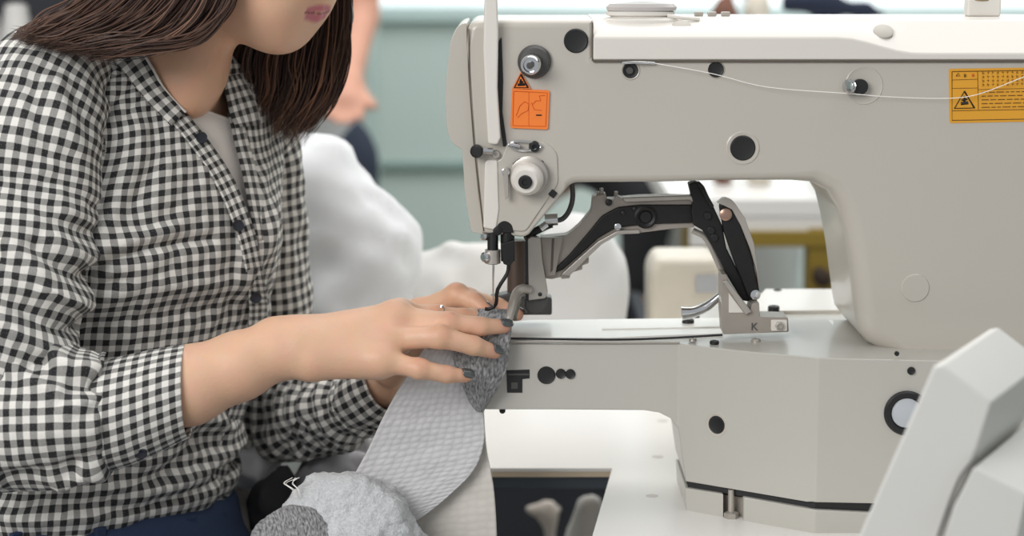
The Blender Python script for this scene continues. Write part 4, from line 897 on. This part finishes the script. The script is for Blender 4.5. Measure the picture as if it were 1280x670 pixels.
for i in range(1700):
    t = R3.random(); lay = R3.random()
    g = [np.array(p) for p in RG(min(1.03, max(-.02, t+R3.gauss(0, .015))), R3.gauss(0, 7), -.012+.055*lay)]
    clump = math.sin(t*29+1)*.5+math.sin(t*60)*.5
    for k in range(2, 7): g[k] = g[k]+np.array([R3.gauss(0, .0012)*k*.45, -.004*clump*(lay < .6), R3.gauss(0, .001)])
    br = R3.random()*.5+.5*max(0, clump); a = np.array(srgb('231612')); b = np.array(srgb('9c6e50')); e_ = a+(b-a)*(br**1.5)*(.35+.65*t); strand(g, R3.uniform(.0005, .0010), a+(e_-a)*.2, e_*1.1)
from_arrays('hair_strands', np.concatenate(SV), np.concatenate(SF), M['hair'], hair, cols=np.concatenate(SC))
# finger ring
bm = bmesh.new(); pts, rd = near['index']; a, b = Q(*pts[1]), Q(*pts[2]); c = a+(b-a)*.2; ax = (b-a)/np.linalg.norm(b-a)
n1 = np.cross(ax, [0, 1, 0]); n1 /= np.linalg.norm(n1); n2 = np.cross(ax, n1)
add_tube(bm, [Vector(c+n1*math.cos(k/24*2*PI)*.0090+n2*math.sin(k/24*2*PI)*.0090) for k in range(25)], .0007, 8)
rg = finish('finger_ring', bm, M['chrome'], None); tag(rg, 'thin silver ring on the upper finger of the near hand', 'ring')
gm = lathe('gem', Vector(c+np.array([0, -.004, .0085])), [(.0012, -.001), (.0018, .0006), (.001, .0014), (0, .0015)], M['chrome'], rg, (0, -.4, .9), 8, smooth=10)
# ---- stool
st_ = thing('stool', 'dark round work stool under the seated woman', 'stool', (hc[0], TY, 0))
lathe('seat', (hc[0], TY, .455), [(.15, 0), (.17, .01), (.17, .04), (.15, .055), (0, .057)], M['black'], st_, (0, 0, 1), 40)
lathe('post', (hc[0], TY, .06), [(.02, 0), (.02, .40), (0, .40)], M['steel'], st_, (0, 0, 1), 20)
lathe('foot_plate', (hc[0], TY, 0), [(.2, 0), (.2, .012), (.03, .06), (0, .06)], M['blackm'], st_, (0, 0, 1), 40)
# ============================================================ CLOTH AND BACKGROUND
def cloth_tex(name, col, kind, scale, dist, var=.06, rough=.9):
    m, nt, b = _nodes(name); L = nt.links.new; uv = nt.nodes.new('ShaderNodeUVMap'); uv.uv_map = 'UVMap'
    mp = nt.nodes.new('ShaderNodeMapping'); L(uv.outputs[0], mp.inputs[0])
    if kind == 'waffle':
        mp.inputs['Scale'].default_value = (scale, scale*1.25, 1); t = nt.nodes.new('ShaderNodeTexVoronoi'); t.inputs['Randomness'].default_value = .35; t.inputs['Scale'].default_value = 1; L(mp.outputs[0], t.inputs['Vector']); h = t.outputs['Distance']
    elif kind == 'rib':
        mp.inputs['Scale'].default_value = (scale, scale*.35, 1); t = nt.nodes.new('ShaderNodeTexNoise'); t.inputs['Scale'].default_value = 1; t.inputs['Detail'].default_value = 3; L(mp.outputs[0], t.inputs['Vector']); h = t.outputs['Fac']
    else:
        mp.inputs['Scale'].default_value = (scale, scale, 1); t = nt.nodes.new('ShaderNodeTexNoise'); t.inputs['Scale'].default_value = 1; t.inputs['Detail'].default_value = 4; t.inputs['Roughness'].default_value = .7; L(mp.outputs[0], t.inputs['Vector']); h = t.outputs['Fac']
    rp = nt.nodes.new('ShaderNodeMapRange'); rp.inputs[1].default_value = .3 if kind != 'waffle' else .0; rp.inputs[2].default_value = .7; L(h, rp.inputs[0])
    mx = nt.nodes.new('ShaderNodeMix'); mx.data_type = 'RGBA'; a = [c*(1-var) for c in col]+[1]; c_ = [min(1, c*(1+var)) for c in col]+[1]
    if kind == 'waffle': a, c_ = c_, a
    mx.inputs[6].default_value = a; mx.inputs[7].default_value = c_; L(rp.outputs[0], mx.inputs[0]); L(mx.outputs[2], b.inputs['Base Color']); b.inputs['Roughness'].default_value = rough; b.inputs['Sheen Weight'].default_value = .2
    bp = nt.nodes.new('ShaderNodeBump'); bp.inputs['Distance'].default_value = dist; bp.invert = kind == 'waffle'; L(h, bp.inputs['Height']); L(bp.outputs[0], b.inputs['Normal']); return m
M['waffle'] = cloth_tex('grey_waffle_jersey', srgb('d0cfd0'), 'waffle', 130, .0012, .10)
M['creamjersey'] = cloth_tex('cream_jersey', srgb('cfcac2'), 'waffle', 120, .0006, .04)
M['ribknit'] = cloth_tex('grey_melange_rib', srgb('8a8a8b'), 'rib', 620, .0016, .70)
M['terry'] = cloth_tex('white_terry_fleece', srgb('dee0e2'), 'terry', 360, .0030, .16)
def sheet_cloth(name, Lp, Rp, m, parent, nu=60, nv=110, wav=.003, freq=30, seed=0, thick=.002, bulge=0.):
    """cloth sheet between two edge curves given as (px, py, Y)"""
    A = catmull([Q(*p) for p in Lp], 20); B = catmull([Q(*p) for p in Rp], 20)
    ia = np.linspace(0, len(A)-1, nv); A = np.stack([np.interp(ia, range(len(A)), A[:, k]) for k in range(3)], 1); ib = np.linspace(0, len(B)-1, nv); B = np.stack([np.interp(ib, range(len(B)), B[:, k]) for k in range(3)], 1)
    t = np.linspace(0, 1, nu)[None, :, None]; G = A[:, None]*(1-t)+B[:, None]*t; G = G+np.array([0, -1, .1])*(np.sin(np.linspace(0, PI, nu))*bulge)[None, :, None]
    Vx = G.reshape(-1, 3); n1 = vnoise(np.stack([Vx[:, 0]*freq+Vx[:, 2]*freq*.5, Vx[:, 2]*freq*.35, Vx[:, 1]*0], 1), seed); n2 = vnoise(Vx*freq*3, seed+3)
    Vx = Vx+np.array([0, -1, 0.])*(wav*n1+wav*.25*n2)[:, None]
    lv = np.concatenate([[0], np.cumsum(np.linalg.norm(np.diff((A+B)/2, axis=0), axis=1))]); lu = np.linspace(0, np.linalg.norm(B-A, axis=1).mean(), nu)
    U = np.stack(np.meshgrid(lv, lu, indexing='ij'), -1)[..., ::-1].reshape(-1, 2)
    o = from_arrays(name, Vx, grid_faces(nv, nu, False), m, parent, uv=U); s = o.modifiers.new('s', 'SOLIDIFY'); s.thickness = thick; s.offset = 0; return o
gm = thing('knit_garment', 'light grey knitted garment with dark rib cuff hanging from the machine under her hands', 'garment', tuple(P(540, 600, .0)))
sheet_cloth('cream_layer', [(560, 520, .012), (520, 600, .02), (480, 660, .02), (450, 740, .02)], [(604, 505, .008), (608, 560, .008), (617, 610, .006), (621, 670, .006), (622, 740, .006)], M['creamjersey'], gm, seed=2, wav=.002)
sheet_cloth('knit_panel', [(530, 436, -.018), (500, 484, -.018), (478, 524, -.012), (456, 570, -.004), (430, 612, .0), (395, 655, .002), (360, 720, .004)], [(604, 440, -.012), (604, 480, -.010), (604, 515, -.008), (605, 552, -.006), (592, 588, -.004), (556, 624, -.002), (512, 656, .0)], M['waffle'], gm, seed=4, wav=.004, freq=24)
sheet_cloth('rib_cuff', [(600, 386, .004), (590, 410, -.014), (566, 440, -.022), (574, 470, -.024), (585, 498, -.020), (596, 513, -.014)], [(636, 388, .0), (639, 400, -.010), (637, 430, -.016), (632, 464, -.016), (616, 494, -.014), (603, 514, -.012)], M['ribknit'], gm, seed=6, wav=.003, freq=90, bulge=.004, nu=40, nv=70)
ff = Field((-.28, -.12, .70), (-.02, .10, .86), .003)
g = lambda x, y, Y: Q(x, y, Y)
ff.chain([g(375, 668, -.03), g(400, 640, -.03), g(440, 632, -.03), g(468, 648, -.03), g(485, 690, -.03)], [.022, .021, .022, .024, .03], .03); ff.cone(g(400, 700, -.02), g(480, 720, -.02), .04, .04, .03); ff.cone(g(420, 660, -.03), g(440, 690, -.03), .03, .03, .03)
V, Fq = ff.mesh(); Nn = normals(V, Fq); V = V+Nn*(.005*vnoise(V*40, 3)+.0022*vnoise(V*170, 4)+.0014*vnoise(V*420, 5))[:, None]
from_arrays('terry_fold', V, Fq, M['terry'], gm, uv=np.stack([V[:, 0]+V[:, 1]*.4, V[:, 2]+V[:, 1]*.5], 1))
ff = Field((-.30, -.16, .68), (-.06, .06, .80), .003); ff.chain([g(340, 672, -.05), g(362, 655, -.055), g(392, 662, -.055), g(425, 690, -.055)], [.012, .012, .013, .014], .02); ff.cone(g(350, 690, -.05), g(400, 700, -.05), .025, .025, .02)
V, Fq = ff.mesh(); Nn = normals(V, Fq); V = V+Nn*(.0015*vnoise(V*120, 8)+.0010*vnoise(V*330, 9))[:, None]
from_arrays('rib_hem', V, Fq, M['ribknit'], gm, uv=np.stack([V[:, 0]+V[:, 1]*.4, V[:, 2]+V[:, 1]*.5], 1))
bm = bmesh.new()
for k in range(7):
    x = 372+R3.uniform(-5, 5); add_tube(bm, catmull([g(x, 622, -.05), g(x-4+R3.uniform(-3, 3), 612, -.052), g(x-10+R3.uniform(-6, 6), 604, -.05), g(x-4+R3.uniform(-6, 8), 597, -.05)], 4), .00025, 5)
finish('loose_thread', bm, M['thread'], gm)
# ---- fabric heaps
def heap(name, label, chains, m, h=.010, crumple=0.,  k=.05, cat='fabric', n1=.012, n2=.005, f1=14, f2=40, seed=0, group=None):
    al = [(np.array(p[:3]), p[3]) for ch in chains for p in ch]; lo = np.min([p-r-k for p, r in al], 0)-.03; hi = np.max([p+r+k for p, r in al], 0)+.03
    F = Field(lo, hi, h)
    for ch in chains:
        if len(ch) == 1: F.ell(ch[0][:3], (ch[0][3],)*3, k)
        for a, b in zip(ch, ch[1:]): F.cone(a[:3], b[:3], a[3], b[3], k)
    V, Fq = F.mesh(); V = relax(V, Fq, 2); Nn = normals(V, Fq); V = V+Nn*(n1*vnoise(V*f1, seed)+n2*vnoise(V*f2, seed+1))[:, None]; V = relax(V, Fq, 1)
    if crumple: V = V+normals(V, Fq)*(crumple*(1-3*np.abs(vnoise(V*[26, 26, 20], seed+5)))+crumple*.6*(1-3*np.abs(vnoise(V*[55, 55, 40], seed+6))))[:, None]
    V[:, 2] = np.maximum(V[:, 2], heap.floor)
    o = from_arrays(name, V, Fq, m); tag(o, label, cat, group); return o
heap.floor = -9
def W(x, y, Y, rpx): q = P(x, y, Y); return (q.x, q.y, q.z, rpx*MM*(1.8+Y)/1.8)
M['wfab'] = mat('soft_white_fabric', srgb('ebebec'), .9, var=.02, sheen=.2); M['wfab2'] = mat('off_white_fabric', srgb('dedbd6'), .9, var=.05, scale=12)
heap.floor = TZ+.001
heap('fabric_heap', 'tall soft white fabric heap on the table behind the seated woman', [[W(370, 240, .48, 50), W(400, 260, .48, 62), W(430, 330, .46, 62), W(432, 420, .45, 70), W(440, 470, .45, 60)], [W(400, 250, .48, 55), W(450, 290, .47, 42), W(456, 360, .46, 48)], [W(330, 300, .5, 90), W(330, 450, .5, 100)]], M['wfab'], seed=3, n1=.016, n2=.010)
heap('fabric_heap', 'low off-white fabric heap on the table left of the machine needle', [[W(530, 345, .58, 34), W(575, 335, .58, 34), W(618, 350, .58, 34)], [W(520, 400, .57, 45), W(580, 400, .57, 42), W(612, 390, .57, 38)]], M['wfab2'], seed=8, n1=.016, n2=.007)
heap('fabric_heap', 'pale folded fabric seen through the machine arm behind the grey clamp', [[W(690, 335, .52, 35), W(718, 322, .52, 34), W(742, 340, .52, 26)], [W(685, 400, .52, 40), W(730, 395, .52, 36)], [W(750, 325, .54, 16), W(755, 400, .54, 16)]], mat('pale_grey_fabric', srgb('e2e0de'), .9, var=.06, scale=10), seed=14)
heap.floor = .60
M['mottle'] = mat('mottled_grey_fabric', srgb('8f8d90'), .9, var=.75, scale=22)
heap('fabric_scrap', 'white cloth on top of the scrap bin below her far cuff', [[W(425, 545, .30, 24), W(460, 525, .30, 26), W(500, 505, .30, 26)], [W(440, 575, .30, 22), W(490, 550, .30, 26)]], M['wfab'], seed=21, n1=.006, h=.005, k=.02, crumple=.008)
heap('fabric_scrap', 'white crumpled scrap in the bin right beside her waist', [[W(300, 580, .24, 24), W(325, 578, .24, 22), W(348, 570, .24, 16)]], M['wfab'], seed=22, n1=.004, h=.005, k=.02, crumple=.008)
heap('fabric_scrap', 'mottled grey crumpled cloth in the bin below the far sleeve', [[W(360, 620, .22, 22), W(395, 600, .22, 22), W(430, 600, .22, 22), W(470, 620, .22, 24)], [W(370, 660, .22, 34), W(450, 660, .22, 34)]], M['mottle'], seed=23, n1=.006, h=.005, k=.02, crumple=.010)
heap('fabric_scrap', 'black cloth scrap in the bin beside the jeans', [[W(352, 600, .17, 12), W(338, 622, .17, 16), W(326, 650, .17, 14)]], mat('black_fabric', srgb('2a2a2c'), .9), seed=24, n1=.004, h=.005, k=.02, crumple=.007)
heap('fabric_scrap', 'pale beige cloth in the bin at the bottom beside the jeans', [[W(300, 625, .26, 26), W(305, 660, .26, 30), W(345, 680, .26, 30)]], mat('beige_grey_fabric', srgb('b5afa8'), .9), seed=25, n1=.006, h=.006, k=.03, crumple=.008)
bn = thing('scrap_bin', 'grey bin of fabric scraps between the seated woman and the table', 'bin', (P(400, 700, .26).x, .26, 0))
bx = P(400, 700, .26).x
for sx in (-.14, .14): box('side_panel', (bx+sx, .26, .32), (.012, .18, .64), M['beam'], bn, .002)
for sy in (-.09, .09): box('end_panel', (bx, .26+sy, .32), (.29, .012, .64), M['beam'], bn, .002)
box('bottom_panel', (bx, .26, .06), (.28, .17, .012), M['beam'], bn, .002)
heap.floor = .03
# ---- room
def struct(o): o['kind'] = 'structure'; return o
struct(box('floor', (0, 1.2, -.02), (9, 7.4, .04), mat('grey_concrete_floor', srgb('8f8c88'), .6, var=.15, scale=3), None, 0))
YW = 3.4
M['wall'] = mat('pale_green_wall', srgb('c8d4ce'), .7, var=.03, scale=1.5)
struct(box('wall_back', (0, YW+.05, 1.6), (9, .1, 3.3), M['wall'], None, 0))
struct(box('wall_left', (-4.45, 1.2, 1.6), (.1, 7.4, 3.3), M['wall'], None, 0)); struct(box('wall_right', (4.45, 1.2, 1.6), (.1, 7.4, 3.3), M['wall'], None, 0))
struct(box('trim_1', (0, YW-.01, P(0, 206, YW).z), (9, .02, .018), mat('green_grey_trim', srgb('8ea39c'), .6), None, .002))
struct(box('trim_2', (0, YW-.012, P(0, 17, YW).z), (9, .03, .035), mat('pale_window_sill', srgb('c9dad7'), .5), None, .002))
wz = P(0, 10, YW).z; wn = thing('window_1', 'bright window band', 'window', (0, YW, wz)); del wn['label'], wn['category']; struct(wn)
em = bpy.data.materials.new('window_daylight'); em.use_nodes = True; e = em.node_tree.nodes['Principled BSDF']; e.inputs['Base Color'].default_value = (.9, .95, .97, 1); e.inputs['Emission Color'].default_value = (.93, .98, 1, 1); e.inputs['Emission Strength'].default_value = .45
struct(box('window_pane', (P(640, 0, YW).x, YW-.004, wz+.45), (3.2, .01, .9), em, wn, 0)); 
for x in (-1.5, -.5, .6, 1.6): struct(box('window_frame', (x, YW-.012, wz+.45), (.05, .02, .9), M['white'], wn, .002))
cb = thing('metal_cabinet', 'pale grey-green metal cabinet against the wall behind the white heap', 'cabinet', (P(400, 300, 2.9).x, 2.9, 0))
x0, x1 = P(372, 0, 2.9).x, P(462, 0, 2.9).x
box('cabinet_body', ((x0+x1)/2, 3.05, .95), (x1-x0, .35, 1.9), mat('cabinet_pale_green', srgb('b3c2bc'), .5), cb, .004)
box('door_gap', (P(419, 0, 2.86).x, 2.872, .95), (.02, .012, 1.85), M['beam'], cb, .001)
box('handle', (P(440, 0, 2.86).x, 2.86, 1.0), (.012, .02, .1), M['steel'], cb, .003)
# dark shelf rack with cones of white thread (top left)
rk = thing('shelf_rack', 'dark blue-black storage rack in the top left corner', 'rack', (P(0, 100, 1.6).x, 1.6, 0))
M['rack'] = mat('rack_dark', srgb('2a2d34'), .6); rx = P(10, 0, 1.6).x; rz = P(0, 28, 1.6).z
box('back_panel', (rx, 1.75, .9), (.42, .03, 1.8), M['rack'], rk, .003); box('shelf', (rx, 1.62, P(0, 78, 1.6).z), (.42, .26, .02), M['rack'], rk, .002)
for sx in (-.2, .2): box('side_panel', (rx+sx, 1.62, .9), (.02, .26, 1.8), M['rack'], rk, .002)
zsf = P(0, 78, 1.6).z+.01
for i, px_ in enumerate((22, 0)):
    yy_ = (1.55, 1.66)[i]; q = P(px_-(0, 14)[i], 60, yy_); o = lathe('thread_cone', (q.x, yy_, zsf), [(.030, 0), (.032, .004), (.018, .085 if i == 0 else .065), (.008, .088 if i == 0 else .068), (0, .088 if i == 0 else .068)], M['wfab2'], None, (0, 0, 1), 24)
    tag(o, ('white thread cone on the dark rack, nearer the shoulder' if i == 0 else 'white thread cone on the dark rack at the picture edge'), 'thread cone', 'thread cones on the dark rack')
# second work table and machines behind
t2 = thing('work_table', 'white topped work table with mustard frame seen through the machine arm', 'table', (P(960, 300, 1.3).x, 1.5, 0))
M['mustard'] = mat('mustard_painted_steel', srgb('8b7324'), .5)
zt2 = P(0, 262, 1.3).z; xl, xr = P(842, 0, 1.3).x, P(1060, 0, 1.3).x
box('tabletop', ((xl+xr)/2+.3, 1.68, zt2-.001), (xr-xl+.6, .74, .035), M['table'], t2, .004); 
box('apron', ((xl+xr)/2+.28, 1.32, zt2-.034), (xr-xl+.5, .02, .05), M['wfab2'], t2, .002)
box('frame_rail', (P(918, 0, 1.3).x+.35, 1.315, P(0, 299, 1.3).z), (.7, .03, .024), M['mustard'], t2, .002)
box('leg', (P(1045, 0, 1.3).x, 1.33, .42), (.065, .05, .84), M['mustard'], t2, .003); box('leg', (P(925, 0, 1.3).x, 1.98, .42), (.05, .05, .84), M['mustard'], t2, .003)
o = heap('fabric_bundle', 'small dark brown bundle hanging by the mustard table leg', [[W(1022, 345, 1.29, 11), W(1032, 350, 1.29, 11)]], mat('dark_brown_cloth', srgb('3a2d24'), .9), h=.01, k=.02, n1=.004)
bmz = thing('overlock_machine', 'blurred small cream sewing machine with a grey sticker seen through the machine arm', 'sewing machine', (P(855, 400, .6).x, .6, TZ))
def bgprism(name, pts, m, parent, Y, d, bev=.006):
    return prism(name, pts, m, parent, Y, Y+d, bev)
M['bgcream'] = mat('old_cream_enamel', srgb('d9d0c0'), .4)
bgprism('machine_body', [(812, 478), (812, 340, 12), (822, 323, 8), (895, 323, 8), (905, 340, 6), (905, 478)], M['bgcream'], bmz, .56, .10, .01)
bgprism('machine_sticker', [(870, 344), (897, 344), (897, 366), (870, 366)], mat('grey_sticker', srgb('b5b6b8'), .5), bmz, .557, .002, 0)
bgprism('machine_base', [(800, 462), (920, 462), (920, 479), (800, 479)], M['bgcream'], bmz, .54, .16, .004)
# background people
def coarse(name, chains, m, parent, h=.012, k=.03, ells=()):
    al = [(np.array(p[:3]), p[3]) for ch in chains for p in ch]; lo = np.min([p-r for p, r in al], 0)-.06; hi = np.max([p+r for p, r in al], 0)+.06
    F = Field(lo, hi, h)
    for ch in chains:
        if len(ch) == 1: F.ell(ch[0][:3], (ch[0][3],)*3, k)
        for a, b in zip(ch, ch[1:]): F.cone(a[:3], b[:3], a[3], b[3], k)
    V, Fq = F.mesh(); V = relax(V, Fq, 2); V = V + normals(V, Fq)*(.003*vnoise(V*16, 7))[:, None]; return from_arrays(name, V, Fq, m, parent)
skb = mat('skin_far', srgb('c9927a'), .55); M['blackcloth'] = mat('black_knit', srgb('17171a'), .9); 
def figure(label, x, y, zs_, cloth, legs, hairm, hand, elbow, hand2=None, elbow2=None, lean=0.):
    """seated or standing figure: zs_ = (hip, shoulder, chin)"""
    p = thing('person', label, 'person', (x, y, 0)); hz, sz, cz = zs_
    hd = np.array([x, y-.02, cz+.11])
    ch = [[(x, y, hz, .12), (x, y, (hz+sz)/2, .11), (x, y, sz-.04, .10)], [(x, y, sz-.03, .05), (x, y-.01, cz, .048)], [(hd[0], hd[1], hd[2]+.02, .078), (hd[0], hd[1]-.02, hd[2]-.05, .052)],
          [(x-.17, y, sz-.02, .045), tuple(elbow)+(.04,), tuple(hand)+(.024,)], [(x+.17, y, sz-.02, .045), tuple(elbow2 or (x+.2, y-.02, sz-.3))+(.04,), tuple(hand2 or (x+.12, y-.2, sz-.38))+(.024,)], [(x-.17, y, sz-.02, .05), (x+.17, y, sz-.02, .05)]]
    for hnd, el in ((hand, elbow), (hand2 or (x+.12, y-.2, sz-.38), elbow2 or (x+.2, y-.02, sz-.3))):
        hnd = np.array(hnd); dv = hnd-np.array(el); dv /= np.linalg.norm(dv); sv = np.cross(dv, [0, 1, 0]); sv /= np.linalg.norm(sv)+1e-9
        ch.append([tuple(hnd)+(.026,), tuple(hnd+dv*.05)+(.028,)])
        for j in range(4): ch.append([tuple(hnd+dv*.05+sv*(j-1.5)*.018)+(.011,), tuple(hnd+dv*(.115-.012*abs(j-1.4))+sv*(j-1.5)*.022)+(.008,)])
        ch.append([tuple(hnd+dv*.01+sv*.02)+(.012,), tuple(hnd+dv*.06+sv*.055)+(.009,)])
    coarse('body', ch, skb, p, .007, .014)
    cl = [[(x, y, hz-.02, .145), (x, y, (hz+sz)/2, .135), (x, y, sz-.05, .125)], [(x-.17, y, sz-.02, .062), (x+.17, y, sz-.02, .062)]]
    for s_, el, hn in ((-1, elbow, hand), (1, elbow2 or (x+.2, y-.02, sz-.3), hand2 or (x+.12, y-.2, sz-.38))):
        e = np.array(el); h_ = np.array(hn); w_ = e+(h_-e)*(.88 if cloth[1] else .0); c = [(x+s_*.17, y, sz-.02, .062), tuple(e)+(.056,)]
        if cloth[1]: c.append(tuple(w_)+(.04,))
        else: c[1] = tuple(np.array(c[0][:3])*.5+e*.5)+(.06,)
        cl.append(c)
    coarse('top', cl, cloth[0], p, .012, .03)
    lg = [[(x-.08, y, hz-.05, .11), (x-.09, y-(.35 if legs[1] else 0), hz-.08 if legs[1] else hz*.5, .075), (x-.09, y-(.36 if legs[1] else 0), .09, .05)], [(x+.08, y, hz-.05, .11), (x+.09, y-(.35 if legs[1] else 0), hz-.08 if legs[1] else hz*.5, .075), (x+.09, y-(.36 if legs[1] else 0), .09, .05)]]
    coarse('trousers', lg, legs[0], p, .014, .03)
    coarse('hair', [[(hd[0], hd[1]+.02, hd[2]+.045, .088)], [(hd[0]-.06, hd[1]+.04, hd[2], .04), (hd[0]-.06, hd[1]+.04, hd[2]-.12, .035)], [(hd[0]+.06, hd[1]+.04, hd[2], .04), (hd[0]+.06, hd[1]+.04, hd[2]-.12, .035)]], hairm, p, .01, .02)
    return p
hb = mat('brown_hair_far', srgb('4a3228'), .6)
YB = 2.35
bp_ = thing('person', 'blurred person in black sleeves bending behind the machine, hand showing under its arm', 'person', (P(880, 300, YB).x, YB, 0))
def B(x, y, r, Y=YB): q = P(x, y, Y); return (q.x, q.y, q.z, r)
hnd = np.array(P(799, 372, 2.15)); ch = [[B(880, 190, .11), B(790, 165, .11), B(735, 160, .09)], [B(730, 160, .05), B(690, 150, .048)], [B(668, 150, .082, YB-.02), B(650, 168, .055, YB-.05)], [B(745, 190, .045, 2.25), B(808, 262, .04, 2.2), B(800, 366, .026, 2.15)], [B(745, 170, .045, 2.45), B(700, 220, .04, 2.45), B(660, 260, .026, 2.3)], [B(799, 366, .028, 2.15), B(796, 384, .030, 2.13)]]
for j in range(4): ch.append([B(788+j*6.5, 384, .0125, 2.13), B(784+j*6.5, 402, .010, 2.11)])
ch.append([B(786, 372, .013, 2.13), B(776, 392, .010, 2.11)])
coarse('body', ch, skb, bp_, .008, .014)
coarse('top', [[B(880, 195, .135), B(800, 170, .135), B(740, 165, .115)], [B(745, 190, .062, 2.25), B(808, 255, .056, 2.2), B(802, 358, .042, 2.15)], [B(745, 170, .062, 2.45), B(700, 215, .05, 2.45)]], M['blackcloth'], bp_, .014, .03)
lx = P(888, 300, YB).x; coarse('trousers', [[(lx-.05, YB, P(0, 205, YB).z, .11), (lx-.06, YB, .5, .075), (lx-.06, YB, .08, .05)], [(lx+.09, YB, P(0, 205, YB).z, .11), (lx+.1, YB, .5, .075), (lx+.1, YB, .08, .05)]], mat('stone_trousers', srgb('cfd3cf'), .9), bp_, .014, .03)
coarse('hair', [[B(664, 128, .085, YB)], [B(675, 150, .05, YB+.03), B(680, 180, .045, YB+.03)]], hb, bp_, .01, .02)
q = P(352, 60, 2.3); h1 = P(440, 98, 2.15); e1 = P(455, 62, 2.22)
figure('blurred standing person in a light grey top and navy trousers behind the seated woman', q.x, 2.35, (P(0, 175, 2.35).z, P(0, -135, 2.35).z, P(0, -190, 2.35).z), (mat('light_grey_top', srgb('b9bcbb'), .9), False), (mat('navy_trousers', srgb('2b3344'), .9), False), hb, tuple(P(350, 100, 2.2)), tuple(P(330, 30, 2.35)), tuple(P(436, 104, 2.15)), tuple(P(448, 20, 2.3)))
heap.floor = -9
# clutter above the arm
z2 = zt2+.018
heap.floor = z2
heap('clothes_pile', 'navy garments piled on the far table above the machine arm', [[W(985, 2, 1.55, 14), W(1030, 2, 1.55, 13), W(1080, 12, 1.55, 9), W(1110, 18, 1.55, 7)], [W(1030, 10, 1.55, 13), W(1040, 225, 1.6, 30)]], mat('navy_fabric', srgb('252c40'), .9), h=.012, k=.02, n1=.006, seed=31)
heap('clothes_pile', 'cream garments piled beside the navy pile on the far table', [[W(948, 2, 1.5, 12), W(950, 14, 1.5, 14), W(948, 225, 1.5, 16)]], M['bgcream'], h=.012, k=.02, n1=.006, seed=32)
heap('clothes_pile', 'reddish brown garments piled beside the cream pile on the far table', [[W(908, 2, 1.5, 14), W(906, 14, 1.5, 16), W(904, 225, 1.5, 16)]], mat('red_brown_fabric', srgb('7b5648'), .9), h=.012, k=.02, n1=.006, seed=33)
# under the table
heap.floor = .001
heap('fabric_sack', 'pale grey cloth sack standing on the floor under the table', [[W(738, 632, .6, 20), W(732, 700, .6, 30), (P(735, 700, .6).x, .6, .1, .06)]], mat('sack_grey', srgb('e8e4df'), .9), h=.012, k=.03, n1=.008, seed=41)
heap('fabric_sack', 'small tan cloth bundle in the dark under the table', [[W(662, 636, .8, 12), W(690, 634, .8, 10), (P(676, 700, .8).x, .8, .03, .03)]], mat('sack_tan', srgb('c9bfb5'), .9), h=.012, k=.02, n1=.004, seed=42)
cr = thing('storage_crate', 'black storage crate on the floor under the table', 'crate', (P(680, 700, 1.3).x, 1.3, 0))
cx_ = P(660, 700, 1.3).x
box('back_panel', (cx_, 1.55, .35), (.36, .02, .7), M['rack'], cr, .002)
for sx in (-.18, .18): box('side_panel', (cx_+sx, 1.35, .35), (.02, .4, .7), M['rack'], cr, .002)
box('front_panel', (cx_, 1.15, .30), (.36, .02, .6), M['rack'], cr, .002); box('bottom_panel', (cx_, 1.35, .02), (.36, .4, .02), M['rack'], cr, .002)
# ============================================================ CAMERA, LIGHT
cam = bpy.data.cameras.new('camera'); co = bpy.data.objects.new('camera', cam); COL.objects.link(co)
co.location = (0, CAMY, CAMZ); co.rotation_euler = (PI/2-PITCH, 0, 0); cam.sensor_width = 36; cam.lens = 72; cam.clip_start = .05
cam.dof.use_dof = True; cam.dof.focus_distance = 1.79; cam.dof.aperture_fstop = 4.0
bpy.context.scene.camera = co
def area(name, loc, target, sx, sy, power, col=(1, 1, 1)):
    l = bpy.data.lights.new(name, 'AREA'); l.shape = 'RECTANGLE'; l.size = sx; l.size_y = sy; l.energy = power; l.color = col
    o = bpy.data.objects.new(name, l); COL.objects.link(o); o.location = loc
    o.rotation_euler = (Vector(target)-Vector(loc)).to_track_quat('-Z', 'Y').to_euler(); return o
area('window_light', (-1.5, -2.2, 2.2), (0, .1, .95), 1.6, 1.3, 56, (1, .99, .975))
area('ceiling_light', (.5, .6, 2.7), (.2, .1, .9), 2.5, 2.0, 40, (1, .99, .97))
area('back_light', (0, 2.3, 2.7), (0, 3.3, 1.2), 5, 1.2, 60, (.96, 1, 1))
w = bpy.data.worlds.new('world'); w.use_nodes = True; bpy.context.scene.world = w
w.node_tree.nodes['Background'].inputs[0].default_value = (.93, .96, 1, 1); w.node_tree.nodes['Background'].inputs[1].default_value = .47
sc = bpy.context.scene; sc.view_settings.view_transform = 'Standard'; sc.view_settings.look = 'None'
bpy.context.view_layer.update()
